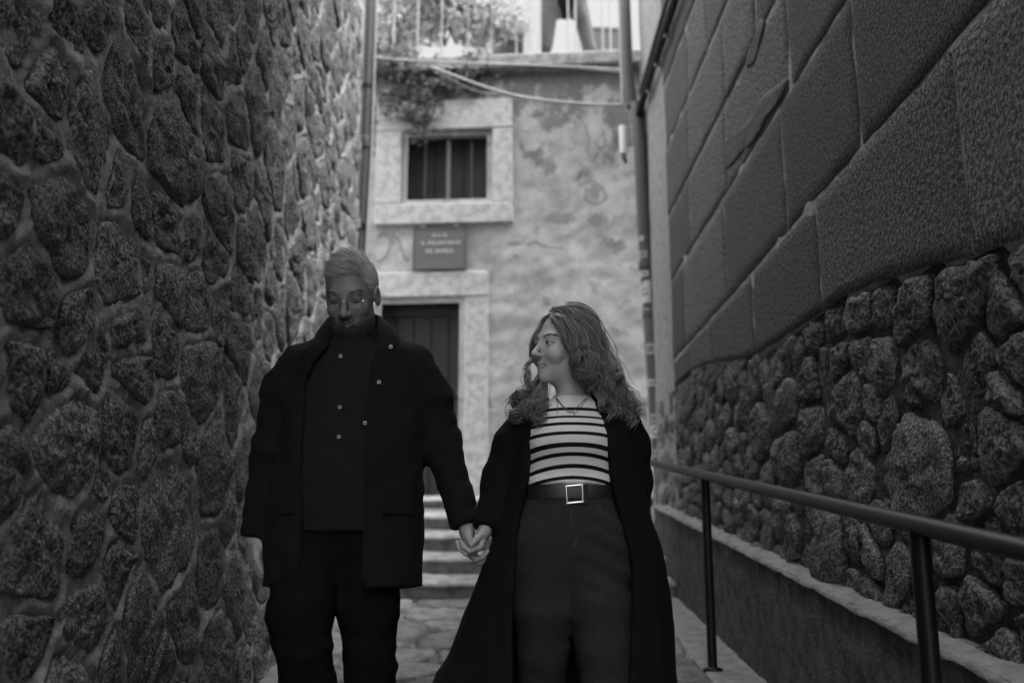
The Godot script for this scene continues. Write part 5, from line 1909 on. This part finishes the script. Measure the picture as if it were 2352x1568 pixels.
	for k in n:
		var a := TAU * k / n
		for row in [[1117, 0.004], [1119, 0.010], [1149, 0.010], [1152, 0.004]]:
			var l := on_z(1209, row[0], z)
			var r := on_z(1413, row[0], z)
			var c := (l + r) * 0.5
			var q := pow(pow(absf(cos(a)), 2.4) + pow(absf(sin(a)), 2.4), -1.0 / 2.4)
			bl.p(Vector3(c.x + ((r.x - l.x) * 0.5 + row[1]) * cos(a) * q, c.y, z + 0.004 + (0.104 + row[1]) * sin(a) * q) - base)
	for k in n:
		var k2 := (k + 1) % n
		for j in 3: bl.quad(k * 4 + j, k * 4 + j + 1, k2 * 4 + j + 1, k2 * 4 + j)
	bl.flip()
	var belt := put("belt", bl.mesh(), mat("black_belt_leather", 0.015, 0.45, 0.5), wo)
	var bz := z + 0.004 + 0.116
	var bu := MB.new()
	var q0 := on_z(1300, 1117, bz) - base
	var q1 := on_z(1337, 1113, bz) - base
	var q2 := on_z(1339, 1152, bz) - base
	var q3 := on_z(1303, 1156, bz) - base
	for e in [[q0, q1], [q1, q2], [q2, q3], [q3, q0]]:
		tube(bu, [e[0] + (e[0] - e[1]).normalized() * 0.002, e[1] + (e[1] - e[0]).normalized() * 0.002], 0.0036, 8)
	put("buckle", bu.mesh(), M.steel, belt)
	for u in [1246, 1345]:
		var lp := MB.new()
		for v in [1112, 1134, 1158]:
			for du in [-6, 6]:
				var xq := on_z(u + du, v, z + 0.115).x
				var dep := 0.104 + 0.014
				var fx := clampf(absf(xq - (on_z(1209, v, z).x + on_z(1413, v, z).x) * 0.5) / ((on_z(1413, v, z).x - on_z(1209, v, z).x) * 0.5), 0, 0.98)
				lp.p(on_z(u + du, v, z + 0.004 + dep * pow(1.0 - pow(fx, 2.4), 1.0 / 2.4)) - base)
		lp.quad(0, 2, 3, 1); lp.quad(2, 4, 5, 3)
		put("belt_loop", lp.mesh(), M.denim, belt)
	# long open coat
	var cs := Stack.new()
	cs.setup(rows_at([[908, 1252, 1384, 0.070, -0.045], [925, 1222, 1412, 0.100, -0.03], [950, 1202, 1440, 0.122, -0.015], [1000, 1190, 1452, 0.135, -0.005], [1100, 1172, 1474, 0.145, -0.005], [1180, 1146, 1492, 0.155, -0.01], [1265, 1120, 1522, 0.175, -0.02], [1340, 1094, 1536, 0.195, -0.03], [1430, 1058, 1548, 0.215, -0.04], [1568, 1000, 1565, 0.245, -0.05], [1720, 940, 1585, 0.27, -0.06]], z))
	var cf := Field.new()
	add_limb(cf, [P.call(1212, 972, -0.01), P.call(1182, 1020, -0.02), P.call(1148, 1105, -0.03), P.call(1122, 1200, 0.01), P.call(1117, 1216, 0.02)], [0.060, 0.062, 0.056, 0.042, 0.040])
	add_limb(cf, [P.call(1428, 974, -0.01), P.call(1446, 1030, -0.03), P.call(1452, 1105, -0.05), P.call(1450, 1190, -0.01)], [0.062, 0.062, 0.060, 0.052])
	var el := edge_at([[905, 1268], [940, 1245], [1010, 1223], [1100, 1217], [1140, 1206], [1220, 1191], [1320, 1182], [1400, 1178], [1568, 1172]], z + 0.12)
	var er := edge_at([[905, 1360], [970, 1388], [1060, 1402], [1120, 1409], [1200, 1428], [1290, 1449], [1400, 1446], [1568, 1440]], z + 0.12)
	var cut := [P.call(1116, 1214, 0.02), (P.call(1116, 1216, 0.02) - P.call(1148, 1105, -0.03)).normalized()]
	var y_flare: float = P.call(1300, 1200).y
	var cg := func(p: Vector3) -> float:
		var d := cs.d(p)
		var w := minf(p.x - edge_x(el, p.y), edge_x(er, p.y) - p.x)
		var low := clampf((y_flare - p.y) / 0.4, 0.0, 1.0)
		var fold := 0.005 * noise.get_noise_3d(p.x * 6.0, p.y * 3.0, p.z * 6.0) + 0.016 * low * noise.get_noise_3d(p.x * 9.0 + 7.0, p.y * 1.2, p.z * 5.0)
		d = smax(d, minf(w, p.z - (z - 0.06 - 0.05 * low)), 0.008)
		var e := cf.d(p)
		if p.x < base.x: e = maxf(e, (p - cut[0]).dot(cut[1]))
		e += 0.006 * noise.get_noise_3d(p.x * 8.0, p.y * 14.0, p.z * 8.0)
		return smin(d + fold, e, 0.02)
	var cb := MB.new()
	nets(cb, cg, Vector3(P.call(925, 1700).x, P.call(1300, 1720).y - 0.01, z - 0.36), Vector3(P.call(1600, 1700).x, P.call(1300, 896).y, z + 0.24), 0.0105, null, 1.3)
	put("coat", shifted(cb, base).mesh(), M.coat_w, wo)
	build_curls(wo, base, inv_out, z, r2)

func build_curls(wo: Node, base: Vector3, head: Transform3D, z: float, r2: RandomNumberGenerator) -> void:
	var P := func(u: float, v: float, dz := 0.0) -> Vector3: return on_z(u, v, z + dz)
	# the dark mass under the curls
	var f := Field.new()
	f.ell(head * Vector3(0, 0.044, -0.030), Vector3(0.078, 0.082, 0.082), 0.02)
	f.cap(P.call(1335, 800, 0.0), P.call(1385, 880, -0.02), 0.040, 0.040, 0.05)
	f.cap(P.call(1385, 880, -0.01), P.call(1410, 925, 0.02), 0.036, 0.022, 0.04)
	f.cap(P.call(1300, 840, -0.07), P.call(1330, 900, -0.07), 0.05, 0.05, 0.05)
	f.cap(P.call(1255, 850, -0.05), P.call(1228, 915, 0.0), 0.014, 0.018, 0.03)
	f.cap(P.call(1228, 915, 0.0), P.call(1232, 940, 0.04), 0.018, 0.013, 0.03)
	var inv := head.affine_inverse()
	var g := func(p: Vector3) -> float:
		var q := inv * p
		# keep the face and the front of the neck clear
		var face := Vector3(q.x / 1.0, (q.y + 0.055) / 1.25, (q.z - 0.095) / 1.0).length() - 0.098
		return smax(f.d(p) + 0.008 * noise.get_noise_3d(p.x * 16.0, p.y * 16.0, p.z * 16.0), -face, 0.01)
	var b := MB.new()
	nets(b, g, P.call(1150, 970, 0) - Vector3(0, 0, 0.2), Vector3(P.call(1480, 800).x, P.call(1300, 690).y, z + 0.2), 0.007, null, 1.3)
	var hair := put("hair", shifted(b, base).mesh(), M.hair_w, wo)
	# locks: control points in the picture, with depth; then [strands, spread, curl radius, turns]
	var locks := [
		[[[1283, 713, 0.03], [1325, 718, 0.05], [1358, 748, 0.05], [1376, 800, 0.04], [1392, 838, 0.03], [1420, 872, 0.03], [1446, 905, 0.03]], 120, 0.020, 0.010, 2.5],
		[[[1290, 709, -0.01], [1335, 712, 0.0], [1370, 748, -0.01], [1386, 800, -0.02], [1404, 848, -0.02], [1432, 892, -0.01], [1462, 945, 0.0]], 120, 0.020, 0.009, 2.5],
		[[[1296, 709, -0.06], [1345, 715, -0.06], [1380, 770, -0.06], [1392, 830, -0.05], [1420, 880, -0.04], [1440, 930, -0.02], [1470, 965, 0.0]], 90, 0.022, 0.012, 3.0],
		[[[1268, 722, 0.07], [1296, 735, 0.10], [1312, 765, 0.11], [1330, 800, 0.11], [1352, 822, 0.11], [1372, 850, 0.10], [1392, 885, 0.09], [1410, 925, 0.08]], 110, 0.014, 0.012, 3.5],
		[[[1272, 718, 0.06], [1306, 730, 0.08], [1332, 765, 0.09], [1352, 800, 0.09], [1382, 830, 0.08], [1402, 855, 0.07], [1412, 890, 0.06], [1436, 935, 0.05]], 110, 0.016, 0.013, 3.5],
		[[[1264, 728, 0.075], [1284, 748, 0.105], [1302, 782, 0.112], [1318, 812, 0.115], [1330, 835, 0.115], [1352, 848, 0.115], [1360, 872, 0.11], [1352, 905, 0.10]], 70, 0.010, 0.014, 3.5],
		[[[1300, 790, 0.10], [1322, 806, 0.115], [1350, 812, 0.12], [1366, 826, 0.115], [1340, 842, 0.12], [1330, 858, 0.12], [1350, 872, 0.115]], 60, 0.008, 0.012, 3.0],
		[[[1350, 820, 0.10], [1382, 836, 0.09], [1408, 852, 0.08], [1420, 870, 0.08], [1400, 880, 0.09], [1410, 905, 0.08]], 60, 0.010, 0.013, 3.0],
		[[[1385, 850, 0.05], [1412, 880, 0.05], [1428, 905, 0.05], [1448, 922, 0.05], [1462, 940, 0.05], [1476, 958, 0.04]], 60, 0.013, 0.013, 3.0],
		[[[1370, 880, 0.08], [1392, 912, 0.09], [1412, 938, 0.09], [1438, 955, 0.08], [1452, 975, 0.07]], 60, 0.013, 0.012, 2.5],
		[[[1360, 890, 0.08], [1378, 920, 0.10], [1396, 945, 0.105], [1405, 962, 0.105]], 50, 0.012, 0.011, 2.0],
		[[[1268, 720, 0.05], [1248, 735, 0.03], [1231, 765, 0.02], [1224, 800, 0.0], [1222, 825, -0.01]], 60, 0.006, 0.004, 1.5],
		[[[1232, 822, -0.02], [1216, 834, -0.01], [1209, 848, 0.0], [1214, 866, 0.0], [1222, 884, 0.01], [1208, 902, 0.03], [1188, 920, 0.05], [1176, 932, 0.06]], 70, 0.009, 0.010, 2.5],
		[[[1244, 850, -0.03], [1232, 876, 0.0], [1218, 898, 0.03], [1198, 912, 0.06], [1192, 930, 0.07], [1206, 946, 0.08], [1222, 952, 0.08]], 80, 0.012, 0.013, 2.5],
		[[[1250, 870, -0.02], [1240, 895, 0.03], [1228, 915, 0.06], [1218, 935, 0.08], [1226, 952, 0.09], [1240, 962, 0.09]], 80, 0.013, 0.013, 2.5],
		[[[1256, 878, 0.0], [1252, 905, 0.05], [1244, 925, 0.08], [1248, 945, 0.09], [1238, 962, 0.10], [1226, 972, 0.10]], 70, 0.012, 0.012, 2.5],
		[[[1262, 716, 0.055], [1276, 713, 0.055], [1300, 716, 0.06], [1322, 730, 0.075], [1345, 760, 0.08], [1366, 802, 0.07], [1384, 838, 0.06]], 90, 0.015, 0.008, 2.0],
		[[[1230, 905, 0.05], [1208, 922, 0.07], [1186, 938, 0.08], [1182, 952, 0.08], [1196, 962, 0.085]], 50, 0.010, 0.012, 2.0],
	]
	var m := MB.new()
	for lk in locks:
		var path := spline(lk[0].map(func(e): return P.call(e[0], e[1], e[2])), 7)
		var len := path.size()
		var phase := r2.randf() * TAU
		for s in int(lk[1] * 0.72):
			var off: Vector3 = Vector3(r2.randfn(), r2.randfn(), r2.randfn()) * float(lk[2]) * 0.6
			var ph := phase + r2.randfn() * 0.4
			var amp: float = lk[3] * 1.35 * r2.randf_range(0.75, 1.2)
			var turns: float = lk[4] * r2.randf_range(0.9, 1.12)
			var stray := 3.0 if r2.randf() < 0.05 else 1.0
			var first := int(r2.randf() * len * 0.25)
			var last := len - int(r2.randf() * len * 0.18)
			var pts := []
			for k in range(first, last):
				var t := float(k) / (len - 1)
				var tan: Vector3 = (path[mini(k + 1, len - 1)] - path[maxi(k - 1, 0)]).normalized()
				var x := tan.cross(Vector3(0, 0, 1)).normalized()
				var y := tan.cross(x)
				var grow := smoothstep(0.12, 0.6, t)
				var a := ph + turns * TAU * t
				pts.append(path[k] + off * (0.55 + 0.6 * t * stray) + (x * cos(a) + y * sin(a)) * amp * grow - base)
			if pts.size() > 4: strand(m, pts, r2.randf_range(0.0011, 0.0019), 0.0008)
	# loose flyaway hairs
	for k in 34:
		var p: Vector3 = P.call(r2.randf_range(1300, 1440), r2.randf_range(715, 900), r2.randf_range(-0.03, 0.05))
		var c := head.origin + Vector3(0.02, 0, 0)
		var d := (p - c).normalized()
		if d.y > 0.7: continue
		p = c + d * r2.randf_range(0.10, 0.12) * 1.3 if k % 2 == 0 else p
		var pts := []
		var dir := (Vector3(d.y, -d.x, 0.1) + d * 0.3).normalized()
		for j in 8:
			pts.append(p - base)
			p += dir * 0.011
			dir = (dir + Vector3(r2.randfn(), r2.randfn() - 0.25, r2.randfn()) * 0.22).normalized()
		strand(m, pts, 0.00035, 0.0002)
	put("curls", m.mesh(), M.hair_w, hair)

# someone at the terrace railing, seen from the knees down
func build_bystander() -> void:
	var o := house_o + house_b * Vector3(0, 0, -0.35)
	var zb := (house_o + house_b * Vector3(1.25, 0, -0.4)).z
	var floor_y := 6.35
	var base := Vector3(on_z(1300, 100, zb).x, floor_y, zb)
	var pn := thing("person", "person in dark trousers standing at the terrace railing, seen from the knees down", "person", base)
	var skin_plain := func(w: Vector3) -> Color: return Color(0.35, 0.35, 0.35)
	var hipL := base + Vector3(-0.11, 0.88, 0)
	var hipR := base + Vector3(0.11, 0.88, 0)
	var kL := on_z(1265, -10, zb + 0.02)
	var aL := on_z(1254, 108, zb)
	var kR := on_z(1325, -10, zb - 0.1)
	var aR := on_z(1354, 112, zb - 0.15)
	var f := Field.new()
	add_limb(f, [hipL, kL, aL], [0.08, 0.055, 0.04])
	add_limb(f, [hipR, kR, aR], [0.08, 0.055, 0.04])
	f.cap(base + Vector3(0, 0.92, 0), base + Vector3(0, 1.38, 0), 0.13, 0.15, 0.05)
	f.cap(base + Vector3(0, 1.38, 0), base + Vector3(0, 1.55, 0.02), 0.07, 0.055, 0.04)
	f.ell(base + Vector3(0, 1.66, 0.03), Vector3(0.078, 0.115, 0.095), 0.02)
	add_limb(f, [base + Vector3(-0.19, 1.42, 0), base + Vector3(-0.24, 1.14, 0.05), base + Vector3(-0.2, 1.06, 0.28)], [0.05, 0.04, 0.03])
	add_limb(f, [base + Vector3(0.19, 1.42, 0), base + Vector3(0.24, 1.14, 0.05), base + Vector3(0.2, 1.06, 0.28)], [0.05, 0.04, 0.03])
	var b := MB.new()
	nets(b, f.d, base + Vector3(-0.45, 0, -0.4), base + Vector3(0.45, 1.85, 0.4), 0.022, skin_plain)
	put("body", shifted(b, base).mesh(), M.skin, pn)
	var t := Field.new()
	add_limb(t, [hipL, kL, aL], [0.11, 0.105, 0.075])
	add_limb(t, [hipR, kR, aR], [0.11, 0.105, 0.075])
	t.cap(base + Vector3(-0.07, 0.95, 0), base + Vector3(0.07, 0.95, 0), 0.13, 0.13, 0.04)
	var tb := MB.new()
	nets(tb, func(p: Vector3) -> float: return maxf(t.d(p) + 0.006 * noise.get_noise_3d(p.x * 8.0, p.y * 14.0, p.z * 8.0), base.y + 0.05 - p.y), base + Vector3(-0.4, 0.02, -0.4), base + Vector3(0.4, 1.12, 0.3), 0.016, null, 1.2)
	put("trousers", shifted(tb, base).mesh(), mat("grey_trouser_cloth", 0.10, 0.9), pn)
	var j := Field.new()
	j.cap(base + Vector3(0, 0.95, 0), base + Vector3(0, 1.42, 0), 0.165, 0.175, 0.05)
	add_limb(j, [base + Vector3(-0.19, 1.42, 0), base + Vector3(-0.24, 1.14, 0.05), base + Vector3(-0.2, 1.06, 0.24)], [0.075, 0.06, 0.045])
	add_limb(j, [base + Vector3(0.19, 1.42, 0), base + Vector3(0.24, 1.14, 0.05), base + Vector3(0.2, 1.06, 0.24)], [0.075, 0.06, 0.045])
	var jb := MB.new()
	nets(jb, j.d, base + Vector3(-0.45, 0.75, -0.3), base + Vector3(0.45, 1.65, 0.4), 0.018)
	put("jacket", shifted(jb, base).mesh(), M.coat, pn)
	var hair := MB.new()
	var hf := Field.new()
	hf.ell(base + Vector3(0, 1.70, 0.01), Vector3(0.088, 0.10, 0.10), 0.01)
	nets(hair, func(p: Vector3) -> float: return maxf(hf.d(p), (p.z - base.z - 0.05) + (base.y + 1.68 - p.y) * 0.8), base + Vector3(-0.12, 1.55, -0.14), base + Vector3(0.12, 1.84, 0.16), 0.012)
	put("hair", shifted(hair, base).mesh(), M.hair_w, pn)
	for a in [aL, aR]:
		var s := Field.new()
		var q := Vector3(a.x, base.y + 0.045, a.z)
		s.cap(q + Vector3(0, 0, -0.05), q + Vector3(0.0, 0, 0.06), 0.045, 0.042, 0.02)
		s.cap(q + Vector3(0, 0, 0.06), q + Vector3(0.01, -0.01, 0.17), 0.042, 0.034, 0.02)
		s.cap(q, q + Vector3(0, 0.06, 0), 0.045, 0.045, 0.03)
		var sb := MB.new()
		nets(sb, func(p: Vector3) -> float: return maxf(s.d(p), base.y + 0.002 - p.y), q + Vector3(-0.12, -0.06, -0.16), q + Vector3(0.12, 0.16, 0.28), 0.012)
		put("shoe", shifted(sb, base).mesh(), M.shoe, pn)
